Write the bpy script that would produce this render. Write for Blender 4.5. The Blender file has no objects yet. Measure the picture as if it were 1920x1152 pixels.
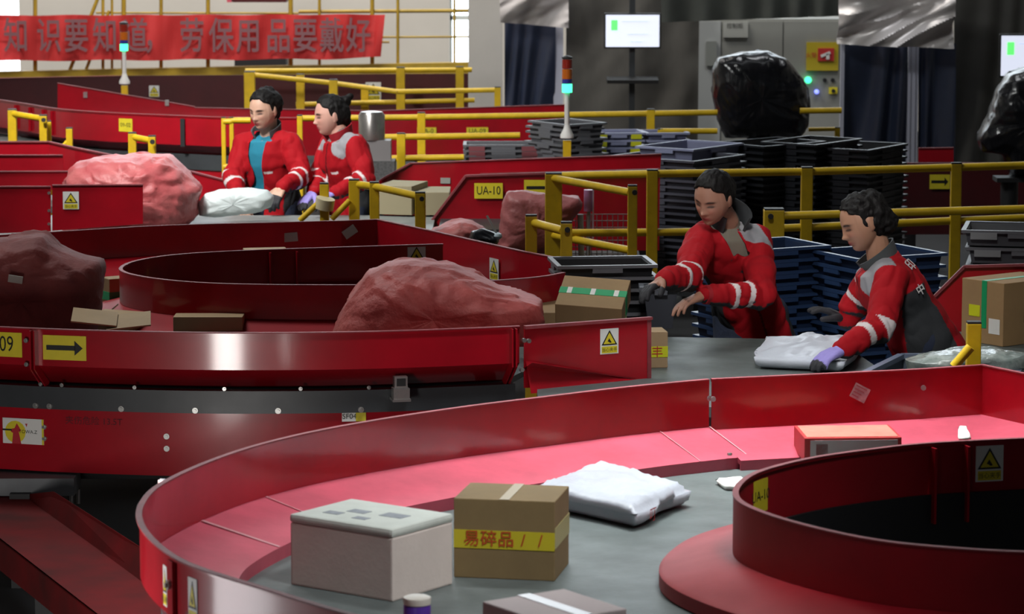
import bpy, bmesh, math, random
from mathutils import Vector, Matrix, noise, Euler
random.seed(7)
D, C = bpy.data, bpy.context.scene.collection
sc = bpy.context.scene
# ------------------------------------------------------------------ camera
FPX, CX, CY, HC = 6000.0, 960.0, 576.0, 2.86
PITCH = math.atan((576 + 262) / FPX)
CP, SP = math.cos(PITCH), math.sin(PITCH)
cam = D.cameras.new('camera'); co = D.objects.new('camera', cam); C.objects.link(co)
co.location = (0, 0, HC); co.rotation_euler = (math.pi / 2 - PITCH, 0, 0)
cam.sensor_fit = 'HORIZONTAL'; cam.sensor_width = 36; cam.lens = FPX / 1920 * 36
cam.clip_end = 200
cam.dof.use_dof = True; cam.dof.focus_distance = 13.2; cam.dof.aperture_fstop = 7.0
sc.camera = co
# ------------------------------------------------------------------ world, lights, exposure
w = D.worlds.new('hall_ambience'); sc.world = w; w.use_nodes = True
bg = w.node_tree.nodes['Background']; bg.inputs[0].default_value = (0.55, 0.68, 0.8, 1); bg.inputs[1].default_value = 0.03
vs = sc.view_settings
vs.view_transform = 'Standard'; vs.look = 'None'; vs.gamma = 1; vs.exposure = 0.62; vs.use_curve_mapping = False
def area(name, loc, target, sx, sy, power, col=(1, 1, 1)):
    l = D.lights.new(name, 'AREA'); l.shape = 'RECTANGLE'; l.size = sx; l.size_y = sy; l.energy = power; l.color = col
    o = D.objects.new(name, l); C.objects.link(o); o.location = loc
    o.rotation_euler = (Vector(target) - Vector(loc)).to_track_quat('-Z', 'Y').to_euler()
    return o
area('skylight_and_fill', (-4.4, 16.0, 8.4), (-2.8, 18.6, 0.9), 3.0, 2.0, 300, (0.98, 1.0, 0.98))
area('skylight_and_fill', (0.3, 20.6, 8.7), (0.3, 10.6, 0.9), 9.0, 2.6, 100, (0.92, 0.97, 1.0))
area('skylight_and_fill', (-3.0, 27.0, 8.0), (-3.4, 34.0, 1.6), 6.0, 2.0, 620, (1.0, 0.97, 0.92))  # added overhead fill to brighten the back wall
area('skylight_and_fill', (3.4, 25.0, 7.5), (3.0, 29.0, 1.0), 3.0, 1.2, 110, (0.95, 0.97, 1.0))
l_ = area('ceiling_lamp_and_fill', (0.75, 11.1, 4.8), (0.75, 10.95, 0.8), 2.2, 0.5, 40, (0.95, 0.98, 1.0)); l_.data.spread = math.radians(62)
l_ = area('ceiling_lamp_and_fill', (0.4, 8.6, 5.6), (1.25, 13.7, 1.1), 0.8, 0.8, 4.2, (1.0, 0.97, 0.94)); l_.data.spread = math.radians(26)  # narrow fill added for the two near workers
l_ = area('ceiling_lamp_and_fill', (1.5, 6.9, 5.0), (-0.05, 9.0, 0.9), 0.8, 0.8, 5, (0.98, 0.98, 1.0)); l_.data.spread = math.radians(34)  # added fill, aimed at the sides of the foam box
l_ = area('ceiling_lamp_and_fill', (-4.2, 17.0, 6.0), (-2.4, 22.6, 0.9), 1.0, 0.8, 32, (1.0, 0.98, 0.95)); l_.data.spread = math.radians(48)  # extra light added to brighten the far left curved wall
l_ = area('ceiling_lamp_and_fill', (-3.4, 14.2, 5.0), (-1.4, 18.9, 1.2), 0.8, 0.8, 11, (1.0, 0.98, 0.95)); l_.data.spread = math.radians(34)  # added narrow beam on the faces of the two far workers
area('front_fill_light', (-3.5, -4.0, 5.5), (-0.6, 14.0, 0.9), 3.0, 2.0, 22, (1.0, 0.98, 0.95))  # soft front fill added behind and above the camera
area('low_reflection_light', (-1.77, 8.2, 0.48), (-1.67, 12.4, 0.48), 0.46, 0.9, 30, (1.0, 0.96, 0.92))  # unseen low light, added to put a bright reflection on the middle loop wall
area('low_reflection_light', (-1.80, 8.30, 0.62), (-0.6, 8.20, 0.72), 0.22, 1.0, 3, (1.0, 0.96, 0.98))  # second added light, for the reflection on the foreground loop's outer wall
# ------------------------------------------------------------------ pixel -> world
def ray(px, py):
    u = (px - CX) / FPX; v = (CY - py) / FPX
    return Vector((u, CP + v * SP, -SP + v * CP))
def atz(px, py, z):
    r = ray(px, py); k = (z - HC) / r.z
    return Vector((r.x * k, r.y * k, z))
def aty(px, py, Y):
    r = ray(px, py); k = Y / r.y
    return Vector((r.x * k, Y, HC + r.z * k))
def proj(p):
    d = p.y * CP - (p.z - HC) * SP
    return (CX + p.x / d * FPX, CY - (p.y * SP + (p.z - HC) * CP) / d * FPX)
# ------------------------------------------------------------------ materials
MATS = {}
def mat(name, col, rough=0.5, metal=0.0, noise_amt=0.0, nscale=8.0, bump=0.0, bscale=40.0, spec=0.5, coat=0.0, emit=None, es=1.0, alpha=1.0, trans=0.0, vcol=False, stretch=None, col2=None, coord='Object'):
    if name in MATS: return MATS[name]
    m = D.materials.new(name); m.use_nodes = True; nt = m.node_tree; b = nt.nodes['Principled BSDF']
    b.inputs['Base Color'].default_value = (*col, 1); b.inputs['Roughness'].default_value = rough
    b.inputs['Metallic'].default_value = metal; b.inputs['Specular IOR Level'].default_value = spec
    b.inputs['Coat Weight'].default_value = coat; b.inputs['Coat Roughness'].default_value = 0.11
    b.inputs['Alpha'].default_value = alpha; b.inputs['Transmission Weight'].default_value = trans
    if emit: b.inputs['Emission Color'].default_value = (*emit, 1); b.inputs['Emission Strength'].default_value = es
    tc = nt.nodes.new('ShaderNodeTexCoord'); mp = nt.nodes.new('ShaderNodeMapping'); nt.links.new(tc.outputs[coord], mp.inputs[0])
    if stretch: mp.inputs['Scale'].default_value = stretch
    if vcol:
        a = nt.nodes.new('ShaderNodeVertexColor'); a.layer_name = 'Col'; src = a.outputs[0]
    else: src = None
    if noise_amt > 0 or col2:
        n = nt.nodes.new('ShaderNodeTexNoise'); n.inputs['Scale'].default_value = nscale; n.inputs['Detail'].default_value = 5; n.inputs['Roughness'].default_value = 0.6
        nt.links.new(mp.outputs[0], n.inputs[0])
        r = nt.nodes.new('ShaderNodeMapRange'); r.inputs[1].default_value = 0.3; r.inputs[2].default_value = 0.7
        nt.links.new(n.outputs[0], r.inputs[0])
        mx = nt.nodes.new('ShaderNodeMix'); mx.data_type = 'RGBA'
        if src is None:
            c2 = col2 if col2 else tuple(c * (1 - noise_amt) for c in col)
            mx.inputs[6].default_value = (*col, 1); mx.inputs[7].default_value = (*c2, 1)
            nt.links.new(r.outputs[0], mx.inputs[0])
        else:
            mx.blend_type = 'MULTIPLY'; mx.inputs[0].default_value = noise_amt
            nt.links.new(src, mx.inputs[6]); nt.links.new(r.outputs[0], mx.inputs[7])
        src = mx.outputs[2]
        if rough < 0.6:
            rr = nt.nodes.new('ShaderNodeMapRange'); rr.inputs[3].default_value = rough * 0.85; rr.inputs[4].default_value = min(1, rough * 1.25)
            nt.links.new(n.outputs[0], rr.inputs[0]); nt.links.new(rr.outputs[0], b.inputs['Roughness'])
    if src is not None: nt.links.new(src, b.inputs['Base Color'])
    if bump > 0:
        n2 = nt.nodes.new('ShaderNodeTexNoise'); n2.inputs['Scale'].default_value = bscale; n2.inputs['Detail'].default_value = 4
        nt.links.new(mp.outputs[0], n2.inputs[0])
        bp = nt.nodes.new('ShaderNodeBump'); bp.inputs['Strength'].default_value = bump; bp.inputs['Distance'].default_value = 0.02
        nt.links.new(n2.outputs[0], bp.inputs['Height']); nt.links.new(bp.outputs[0], b.inputs['Normal'])
    MATS[name] = m
    return m
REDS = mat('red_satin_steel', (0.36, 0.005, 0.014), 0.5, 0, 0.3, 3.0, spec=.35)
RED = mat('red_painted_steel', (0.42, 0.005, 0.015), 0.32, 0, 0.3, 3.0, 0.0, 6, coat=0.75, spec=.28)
REDW = mat('red_worn_lit_apron', (0.58, 0.085, 0.13), 0.42, 0, 0.28, 5.0, 0.04, 14, coat=0.1)  # worn pinkish red, lightened further for light falling on the outer aprons
EDGE = mat('pinkish_red_edge', (0.30, 0.05, 0.06), 0.6, 0, 0.4, 9)  # greyer, pinkish red along the wall rims
BELT = mat('belt_rubber', (0.12, 0.145, 0.14), 0.5, 0, 0.35, 5.0, 0.05, 50)
FRAME = mat('dark_grey_frame', (0.045, 0.05, 0.055), 0.42, 0, 0.35, 4)
DARK = mat('black_steel', (0.012, 0.012, 0.014), 0.6)  # near-black for legs, frames and stands
YEL = mat('yellow_painted_tube', (0.74, 0.48, 0.010), 0.42, 0, 0.25, 10)
STEEL = mat('galvanised_steel', (0.5, 0.5, 0.48), 0.35, 0.9, 0.2, 20)
WHITE = mat('white_print', (0.75, 0.75, 0.72), 0.5)
BLACK = mat('black_print', (0.012, 0.012, 0.012), 0.5)
LYEL = mat('label_yellow', (0.75, 0.62, 0.03), 0.45, 0, 0.1, 20)
CARD = mat('brown_cardboard', (0.33, 0.215, 0.105), 0.8, 0, 0.18, 6, 0.03, 60)
CARDL = mat('pale_cardboard', (0.42, 0.29, 0.16), 0.8, 0, 0.15, 6, 0.03, 60)
# ------------------------------------------------------------------ object helpers
WL = {}
def tag(o, label=None, cat=None, group=None, kind=None):
    if label: o['label'] = label
    if cat: o['category'] = cat
    if group: o['group'] = group
    if kind: o['kind'] = kind
    return o
def thing(name, label, cat, loc, group=None):
    o = D.objects.new(name, None); C.objects.link(o); o.location = loc; o.empty_display_size = 0.05
    WL[o.name] = Vector(loc); return tag(o, label, cat, group)
def basis(zrot=0, xr=0, yr=0): return Euler((xr, yr, zrot)).to_matrix()
class MB:
    def __init__(s): s.v = []; s.f = []; s.m = []
    def add(s, vs_, fs, m=0):
        k = len(s.v); s.v += [Vector(v) for v in vs_]
        s.f += [tuple(i + k for i in f) for f in fs]; s.m += [m] * len(fs); return s
    def box(s, c, size, R=None, m=0, bev=0.0):
        c = Vector(c); hx, hy, hz = [x / 2 for x in size]
        if bev > 0:
            bm = bmesh.new(); bmesh.ops.create_cube(bm, size=1)
            for v in bm.verts: v.co = Vector((v.co.x * size[0], v.co.y * size[1], v.co.z * size[2]))
            bmesh.ops.bevel(bm, geom=bm.edges[:], offset=bev, segments=2, affect='EDGES', profile=0.6)
            bm.verts.index_update()
            vs_ = [(R @ v.co if R else v.co) + c for v in bm.verts]; fs = [tuple(v.index for v in f.verts) for f in bm.faces]; bm.free()
            return s.add(vs_, fs, m)
        P = [Vector((x, y, z)) for x in (-hx, hx) for y in (-hy, hy) for z in (-hz, hz)]
        if R: P = [R @ p for p in P]
        return s.add([p + c for p in P], [(0, 1, 3, 2), (4, 6, 7, 5), (0, 4, 5, 1), (2, 3, 7, 6), (0, 2, 6, 4), (1, 5, 7, 3)], m)
    def tube(s, p0, p1, r, n=12, m=0, r2=None):
        p0, p1 = Vector(p0), Vector(p1); d = (p1 - p0); q = d.to_track_quat('Z', 'Y').to_matrix(); r2 = r if r2 is None else r2
        vs_ = []
        for k, (p, rr) in enumerate(((p0, r), (p1, r2))):
            for i in range(n):
                a = 2 * math.pi * i / n; vs_.append(p + q @ Vector((math.cos(a) * rr, math.sin(a) * rr, 0)))
        fs = [(i, (i + 1) % n, n + (i + 1) % n, n + i) for i in range(n)] + [tuple(range(n))[::-1], tuple(range(n, 2 * n))]
        return s.add(vs_, fs, m)
    def lathe(s, c, prof, n=20, m=0, R=None):
        vs_ = []; fs = []; c = Vector(c)
        for (r, z) in prof:
            for i in range(n):
                a = 2 * math.pi * i / n; p = Vector((r * math.cos(a), r * math.sin(a), z)); vs_.append((R @ p if R else p) + c)
        for k in range(len(prof) - 1):
            for i in range(n): fs.append((k * n + i, k * n + (i + 1) % n, (k + 1) * n + (i + 1) % n, (k + 1) * n + i))
        fs.append(tuple(range(n))[::-1]); fs.append(tuple(range((len(prof) - 1) * n, len(prof) * n)))
        return s.add(vs_, fs, m)
    def prism(s, pts, depth_vec, m=0):
        n = len(pts); P = [Vector(p) for p in pts]; dv = Vector(depth_vec)
        return s.add(P + [p + dv for p in P], [tuple(range(n)), tuple(range(n, 2 * n))[::-1]] + [(i, n + i, n + (i + 1) % n, (i + 1) % n) for i in range(n)], m)
    def sweep(s, path, nrm, prof, m=0, closed_ends=True):
        # path: list of XY points, nrm: unit normals towards the belt, prof: closed loop of (offset, z)
        n = len(prof); vs_ = []; fs = []
        for p, q in zip(path, nrm):
            for (o, z) in prof: vs_.append(Vector((p[0] + q[0] * o, p[1] + q[1] * o, z)))
        for k in range(len(path) - 1):
            for i in range(n): fs.append((k * n + i, k * n + (i + 1) % n, (k + 1) * n + (i + 1) % n, (k + 1) * n + i))
        fs.append(tuple(range(n))[::-1]); fs.append(tuple(range((len(path) - 1) * n, len(path) * n)))
        return s.add(vs_, fs, m)
    def build(s, name, mats, parent=None, loc=None, smooth=False):
        if not isinstance(mats, (list, tuple)): mats = [mats]
        me = D.meshes.new(name); o = D.objects.new(name, me); C.objects.link(o)
        if parent is not None:
            o.parent = parent; off = WL[parent.name]; WL[o.name] = off
        else:
            if loc is None:
                loc = Vector((sum(v.x for v in s.v) / len(s.v), sum(v.y for v in s.v) / len(s.v), min(v.z for v in s.v)))
            off = Vector(loc); o.location = off; WL[o.name] = off
        me.from_pydata([v - off for v in s.v], [], s.f); me.update()
        for mm in mats: me.materials.append(mm)
        me.polygons.foreach_set('material_index', s.m)
        bm = bmesh.new(); bm.from_mesh(me); bmesh.ops.recalc_face_normals(bm, faces=bm.faces); bm.to_mesh(me); bm.free()
        if smooth:
            me.polygons.foreach_set('use_smooth', [True] * len(me.polygons))
            if smooth is True: me.set_sharp_from_angle(angle=math.radians(38))
        return o
def text_into(mb, s, size, M, m=0, th=0.0008, sx=1.0, bold=0.0):
    cu = D.curves.new('t', 'FONT'); cu.body = s; cu.size = size; cu.align_x = 'CENTER'; cu.align_y = 'CENTER'; cu.resolution_u = 3; cu.offset = bold * size
    o = D.objects.new('t', cu); C.objects.link(o)
    dg = bpy.context.evaluated_depsgraph_get(); me = o.evaluated_get(dg).to_mesh()
    vs_ = [M @ Vector((v.co.x * sx, v.co.y, th)) for v in me.vertices]
    fs = [tuple(p.vertices) for p in me.polygons]
    o.evaluated_get(dg).to_mesh_clear(); D.objects.remove(o); D.curves.remove(cu)
    if vs_: mb.add(vs_, fs, m)
def frame(p, n, up=Vector((0, 0, 1))):
    # local x right, y up, z out along n
    n = Vector(n).normalized(); x = up.cross(n).normalized(); y = n.cross(x)
    M = Matrix((x, y, n)).transposed().to_4x4(); M.translation = p; return M
def local_rect(mb, M, x0, x1, y0, y1, z0, z1, m=0):
    mb.box(M @ Vector(((x0 + x1) / 2, (y0 + y1) / 2, (z0 + z1) / 2)), (x1 - x0, y1 - y0, z1 - z0), M.to_3x3(), m)
def local_poly(mb, M, pts, z0, z1, m=0):
    mb.prism([M @ Vector((x, y, z0)) for x, y in pts], M.to_3x3() @ Vector((0, 0, z1 - z0)), m)
SIGNM = [WHITE, LYEL, BLACK]
def warning_sign(M, w_, h_, parent, name='warning_sticker'):
    mb = MB(); local_rect(mb, M, -w_ / 2, w_ / 2, -h_ / 2, h_ / 2, 0.0005, 0.002, 0)
    local_rect(mb, M, -w_ * .42, w_ * .42, -h_ * .46, -h_ * .2, 0.002, 0.0028, 1)
    a = w_ * .43
    local_poly(mb, M, [(-a, -h_ * .15), (a, -h_ * .15), (0, h_ * .44)], 0.002, 0.0028, 2)
    a *= .76
    local_poly(mb, M, [(-a, -h_ * .10), (a, -h_ * .10), (0, h_ * .35)], 0.0028, 0.0034, 1)
    local_poly(mb, M, [(-a * .35, h_ * .0), (-a * .05, h_ * .12), (a * .1, h_ * .05), (a * .35, -h_ * .05), (a * .05, -h_ * .06), (-a * .1, -h_ * .02)], 0.0034, 0.004, 2)
    text_into(mb, '当心夹手', h_ * .17, M @ Matrix.Translation((0, -h_ * .34, 0)), 2, 0.0034)
    return mb.build(name, SIGNM, parent)
def text_sign(M, w_, h_, txt, size, parent, name='label_plate', sx=1.0, dx=0):
    mb = MB(); local_rect(mb, M, -w_ / 2, w_ / 2, -h_ / 2, h_ / 2, 0.0005, 0.002, 0)
    text_into(mb, txt, size, M @ Matrix.Translation((dx, 0, 0)), 1, 0.003, sx)
    return mb.build(name, [LYEL, BLACK], parent)
def arrow_sign(M, w_, h_, parent):
    mb = MB(); local_rect(mb, M, -w_ / 2, w_ / 2, -h_ / 2, h_ / 2, 0.0005, 0.002, 0)
    a, b = w_ * .42, h_ * .1
    local_poly(mb, M, [(-a, -b), (a * .6, -b), (a * .6, b), (-a, b)], 0.002, 0.003, 1)
    local_poly(mb, M, [(a * .55, -h_ * .3), (a, 0), (a * .55, h_ * .3)], 0.002, 0.003, 1)
    return mb.build('arrow_label', [LYEL, BLACK], parent)
# ------------------------------------------------------------------ paths
def catmull(P, sub=10):
    out = []
    n = len(P)
    for i in range(n - 1):
        p0 = P[max(i - 1, 0)]; p1 = P[i]; p2 = P[i + 1]; p3 = P[min(i + 2, n - 1)]
        for k in range(sub):
            t = k / sub
            out.append(0.5 * ((2 * p1) + (p2 - p0) * t + (2 * p0 - 5 * p1 + 4 * p2 - p3) * t * t + (3 * p1 - p0 - 3 * p2 + p3) * t ** 3))
    out.append(P[-1]); return out
class Path:
    def __init__(s, pts, side=1, smooth=True, n=160):
        P = [Vector((p[0], p[1])) for p in pts]
        if smooth:
            P = catmull(P); 
            for _ in range(14): P = [P[0]] + [(P[i - 1] + P[i] * 2 + P[i + 1]) / 4 for i in range(1, len(P) - 1)] + [P[-1]]
            L = [0]
            for a, b in zip(P, P[1:]): L.append(L[-1] + (b - a).length)
            out = []; j = 0
            for k in range(n):
                d = L[-1] * k / (n - 1)
                while j < len(L) - 2 and L[j + 1] < d: j += 1
                t = (d - L[j]) / max(1e-9, L[j + 1] - L[j]); out.append(P[j].lerp(P[j + 1], min(1, t)))
            P = out
        s.p = P; s.side = side; s.n = []
        for i in range(len(P)):
            a = (P[i] - P[i - 1]).normalized() if i > 0 else None
            b = (P[i + 1] - P[i]).normalized() if i < len(P) - 1 else None
            if a is None: a = b
            if b is None: b = a
            t = (a + b).normalized(); nn = Vector((-t.y, t.x)) * side
            c = max(0.5, nn.dot(Vector((-a.y, a.x)) * side)); s.n.append(nn / c)
    def sub(s, i0, i1):
        q = Path.__new__(Path); q.p = s.p[i0:i1 + 1]; q.n = s.n[i0:i1 + 1]; q.side = s.side; return q
    def idx(s, px, z, lo=0, hi=None):
        hi = hi or len(s.p)
        return min(range(lo, hi), key=lambda i: abs(proj(Vector((s.p[i].x, s.p[i].y, z)))[0] - px))
    def out_frame(s, px, z, face=-1, lo=0, hi=None, off=0.0):
        i = s.idx(px, z, lo, hi); n = s.n[i].normalized() * face
        p = Vector((s.p[i].x, s.p[i].y, z)) + Vector((n.x, n.y, 0)) * off
        return frame(p, (n.x, n.y, 0))
def zpath(px_pts, z): return [atz(x, y, z).xy for x, y in px_pts]
RZ = 1.05
def wall_prof(r, b, t=0.006): return [(-0.014, r), (-0.014, r - 0.008), (-t, r - 0.008), (-t, b), (0, b), (0, r)]
def seam_parts(path, cuts, fn):
    # fn(sub-path) for each piece between the cuts (indices), with a hairline seam
    c = [0] + cuts + [len(path.p) - 1]
    for a, b in zip(c, c[1:]):
        if b > a: fn(path.sub(a, b))
def bolts(path, pxs, z, off, parent, r=0.011, lo=0, hi=None):
    for px in pxs:
        M = path.out_frame(px, z, -1, lo, hi, off); mb = MB()
        mb.tube(M @ Vector((0, 0, -0.002)), M @ Vector((0, 0, 0.006)), r, 10)
        mb.tube(M @ Vector((0, 0, 0.006)), M @ Vector((0, 0, 0.012)), r * .55, 6)
        mb.build('bolt', STEEL, parent, smooth=True)
# ================================================================== THE HALL
def struct(mb, name, m, smooth=False):
    o = mb.build(name, m, smooth=smooth); o['kind'] = 'structure'; return o
FLOOR = mat('grey_concrete_floor', (0.02, 0.02, 0.022), 0.85, 0, 0.3, 1.2)
PLASTER = mat('beige_plaster', (0.62, 0.58, 0.52), 0.85, 0, 0.08, 1.5)
struct(MB().box((0, 18, -0.05), (26, 40, 0.1)), 'floor', FLOOR)
CEIL = mat('dark_ceiling', (0.03, 0.03, 0.03), 0.9)
struct(MB().box((0, 18, 9.05), (26, 40, 0.1)), 'ceiling', CEIL)
wb = MB(); YW = 34.0
# back wall with two daylight openings on the left and a high clerestory
wx0 = aty(-20, 60, YW).x; wx1 = aty(36, 60, YW).x; wx2 = aty(843, 60, YW).x; wx3 = aty(880, 60, YW).x
def wallbox(x0, x1, z0, z1): wb.box(((x0 + x1) / 2, YW + 0.15, (z0 + z1) / 2), (x1 - x0, 0.3, z1 - z0))
zlo = 0.6
wallbox(-13, wx0 - 1.2, 0, 9); wallbox(wx0 - 1.2, wx1, 0, zlo); wallbox(wx1, wx2, 0, 3.9); wallbox(wx2, wx3, 0, zlo)
wallbox(wx3, 13, 0, 3.9); wallbox(wx0 - 1.2, wx1, 3.6, 3.9); wallbox(wx2, wx3, 3.6, 3.9); wallbox(wx0 - 1.2, 13, 8.2, 9)
wallbox(5.5, 13, 3.9, 8.2)
struct(wb, 'wall_back', PLASTER)
DAY = mat('daylit_glass', (0.8, 0.9, 1), 0.2, emit=(0.82, 0.92, 1.0), es=2.6)
for n_, (a, b, z0, z1) in enumerate(((wx0 - 1.2, wx1, zlo, 3.6), (wx2, wx3, zlo, 3.6), (wx0 - 1.2, 5.5, 3.9, 8.2))):
    struct(MB().box(((a + b) / 2, YW + 0.2, (z0 + z1) / 2), (b - a, 0.02, z1 - z0)), 'window_%d' % (n_ + 1), DAY)
    mbf = MB(); step = 0.55 if n_ < 2 else 1.2; k = a
    while k < b: mbf.box((k, YW + 0.16, (z0 + z1) / 2), (0.05, 0.05, z1 - z0)); k += step
    k = z0
    while k <= z1: mbf.box(((a + b) / 2, YW + 0.16, k), (b - a, 0.05, 0.05)); k += 0.6
    o = mbf.build('window_frame', mat('window_bars', (0.5, 0.52, 0.5), 0.5), D.objects['window_%d' % (n_ + 1)])
struct(MB().box((-13.05, 18, 4.5), (0.1, 40, 9)), 'wall_left', PLASTER)
struct(MB().box((13.05, 18, 4.5), (0.1, 40, 9)), 'wall_right', PLASTER)
# square plaster column
YC = 28.6
a = aty(878, 100, YC).x; b = aty(942, 100, YC).x
struct(MB().box(((a + b) / 2, YC + 0.25, 4.5), (b - a, 0.5, 9)), 'column_1', mat('column_plaster', (0.50, 0.47, 0.43), 0.85, 0, 0.1, 2))

# ================================================================== CONVEYORS
def ruled(mb, A, B, z0, z1, m=0):
    n = min(len(A), len(B)); vs_ = []
    for i in range(n):
        for (q, z) in ((A[i], z1), (B[i], z1), (B[i], z0), (A[i], z0)): vs_.append(Vector((q[0], q[1], z)))
    fs = []
    for i in range(n - 1):
        for k in range(4): fs.append((i * 4 + k, i * 4 + (k + 1) % 4, (i + 1) * 4 + (k + 1) % 4, (i + 1) * 4 + k))
    fs += [(0, 1, 2, 3), tuple((n - 1) * 4 + k for k in (3, 2, 1, 0))]
    mb.add(vs_, fs, m)
def offp(path, o): return [p + n.normalized() * o for p, n in zip(path.p, path.n)]
def side(parent, path, cuts, rim=RZ, base=0.883, aw=0.26, az=0.82, lo=0.80, slope_in=0.12, skirt=True, wname='side_wall', mwall=None, band=(0.79, 0.70), skz=0.445, mapr=None):
    mwall = mwall or RED
    seam_parts(path, cuts, lambda q: MB().sweep(q.p, q.n, wall_prof(rim, base)).build(wname, [mwall], parent, smooth=True))
    MB().sweep(path.p, path.n, [(-0.016, rim + 0.003), (-0.016, rim - 0.001), (0.002, rim - 0.001), (0.002, rim + 0.003)]).build('rim', EDGE, parent, smooth=True)
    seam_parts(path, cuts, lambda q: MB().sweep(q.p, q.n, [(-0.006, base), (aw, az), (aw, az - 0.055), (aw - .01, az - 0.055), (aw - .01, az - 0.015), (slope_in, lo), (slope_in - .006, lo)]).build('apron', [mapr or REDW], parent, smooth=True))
    if skirt:
        MB().sweep(path.p, path.n, [(0.05, band[0]), (0.05, band[1]), (0.10, band[1]), (0.10, band[0])]).build('frame_rail', FRAME, parent, smooth=True)
        MB().sweep(path.p, path.n, [(0.062, band[1] + .005), (0.062, skz), (0.07, skz), (0.07, band[1] + .005)]).build('skirt', RED, parent, smooth=True)
def flange(parent, path, i, rim=RZ, base=0.883, so=0.10, lo=0.80):
    p = path.p[i]; n = path.n[i].normalized(); t = Vector((-n.y, n.x))
    for s_ in (-1, 1):
        c = [(-0.045, rim - 0.004), (-0.005, rim - 0.004), (-0.005, base), (so, lo), (so - 0.03, lo - 0.02), (-0.045, base - 0.01)]
        q = p + t * s_ * 0.008 - t * 0.003
        MB().prism([Vector((q.x + n.x * o, q.y + n.y * o, z)) for o, z in c], Vector((t.x, t.y, 0)) * 0.006).build('flange', RED, parent)
# ---- A: foreground loop
FA = thing('curved_conveyor', 'large red-walled curved conveyor loop in the foreground, carrying the white foam box and brown carton', 'conveyor', (0.9, 9.3, 0))
oF = zpath([(1330, 713), (1180, 727), (1040, 744), (853, 767), (640, 801), (493, 834), (387, 870), (307, 908), (277, 935), (264, 965), (278, 1000), (320, 1038), (377, 1066), (493, 1102), (640, 1147), (800, 1186), (1000, 1222)], RZ)
pF = Path(oF, 1, True, 200)
stF = zpath([(2050, 733), (1920, 702), (1842, 686), (1725, 694), (1335, 712.5)], RZ)
pS = Path(stF, 1, False)
side(FA, pF, [pF.idx(495, RZ, 0, 110), pF.idx(325, RZ, 95, 200)])
flange(FA, pF, pF.idx(325, RZ, 95, 200))
for k in range(len(stF) - 1):
    q = pS.sub(k, k + 1)
    MB().sweep(q.p, q.n, wall_prof(RZ, 0.87)).build('side_wall', [RED], FA)
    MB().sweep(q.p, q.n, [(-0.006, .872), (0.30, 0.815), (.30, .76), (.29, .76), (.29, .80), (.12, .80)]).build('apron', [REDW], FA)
MB().sweep(pS.p, pS.n, [(-0.016, RZ + 0.003), (-0.016, RZ - 0.001), (0.002, RZ - 0.001), (0.002, RZ + 0.003)]).build('rim', EDGE, FA)
MB().sweep(pS.p, pS.n, [(0.05, .79), (0.05, .45), (0.10, .45), (0.10, .79)]).build('skirt', RED, FA)
iF = zpath([(2150, 812), (1920, 822), (1740, 831), (1647, 841), (1530, 857), (1447, 876), (1403, 892), (1380, 911), (1374, 928), (1385, 943), (1413, 957), (1467, 976), (1557, 999), (1647, 1016), (1747, 1027), (1920, 1038), (2150, 1040)], RZ)
pI = Path(iF, -1, True, 200)
IW = 0.2
seam_parts(pI, [pI.idx(1742, RZ, 0, 90), pI.idx(1810, RZ, 0, 90) if False else pI.idx(1742, RZ, 0, 90) + 0], lambda q: MB().sweep(q.p, q.n, wall_prof(RZ, 0.88)).build('inner_ring_wall', [REDS], FA, smooth=True))
MB().sweep(pI.p, pI.n, [(-0.016, RZ + 0.003), (-0.016, RZ - 0.001), (0.002, RZ - 0.001), (0.002, RZ + 0.003)]).build('inner_ring_rim', EDGE, FA, smooth=True)
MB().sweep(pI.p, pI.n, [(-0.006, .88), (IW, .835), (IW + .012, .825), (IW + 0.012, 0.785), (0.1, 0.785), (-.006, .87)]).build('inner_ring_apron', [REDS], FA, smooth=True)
MB().sweep(pI.p, pI.n, [(-0.03, .89), (-0.03, .45), (-.02, .45), (-.02, .89)]).build('inner_frame', [DARK], FA, smooth=True)
for px in (1742, 1812):
    i = pI.idx(px, RZ, 0, 90); p = pI.p[i]; n = pI.n[i].normalized(); t = Vector((-n.y, n.x))
    MB().prism([Vector((p.x + n.x * o, p.y + n.y * o, z)) for o, z in ((-.05, RZ - .01), (-.006, RZ - .01), (-.006, .80), (-.05, .80))], Vector((t.x, t.y, 0)) * 0.008).build('ring_bracket', RED, FA)
M = pI.out_frame(1858, .975, -1, 0, 90, 0.006); warning_sign(M, 0.093, 0.115, FA)
M = pI.out_frame(1392, .975, -1, 0, 90, 0.006)
text_sign(M, 0.16, 0.10, 'UA-10', .045, FA)
mb = MB(); ruled(mb, offp(pF, .24), offp(pI, .18), 0.76, 0.78); mb.build('belt', BELT, FA, smooth=True)
# continuing straight belt under the station wall
mb = MB(); mb.add([Vector((p.x, p.y, z)) for z in (.755, .775) for p in (atz(1275, 897, .78), atz(2050, 870, .78), atz(2050, 815, .78), atz(1300, 860, .78))], [(3, 2, 1, 0), (4, 5, 6, 7), (0, 1, 5, 4), (1, 2, 6, 5), (2, 3, 7, 6), (3, 0, 4, 7)]); mb.build('infeed_belt', BELT, FA)
bolts(pF, [1337], .985, .0, FA, .010, 0, 60)
for (px, py, z) in ((1337, 748, 0), (1731, 727, 0)):
    p = aty(px, py, pS.p[3].y if px > 1500 else pF.p[0].y); p.y -= 0.004
    MB().tube(p, p + Vector((0, -0.008, 0)), .0095, 10).build('bolt', STEEL, FA, smooth=True)
for (px, py) in ((1349, 818), (1368, 854)):
    p = atz(px, py, .853 if py < 840 else .832); MB().tube(p, p + Vector((0, 0, 0.008)), .009, 10).build('bolt', STEEL, FA, smooth=True)
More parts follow.
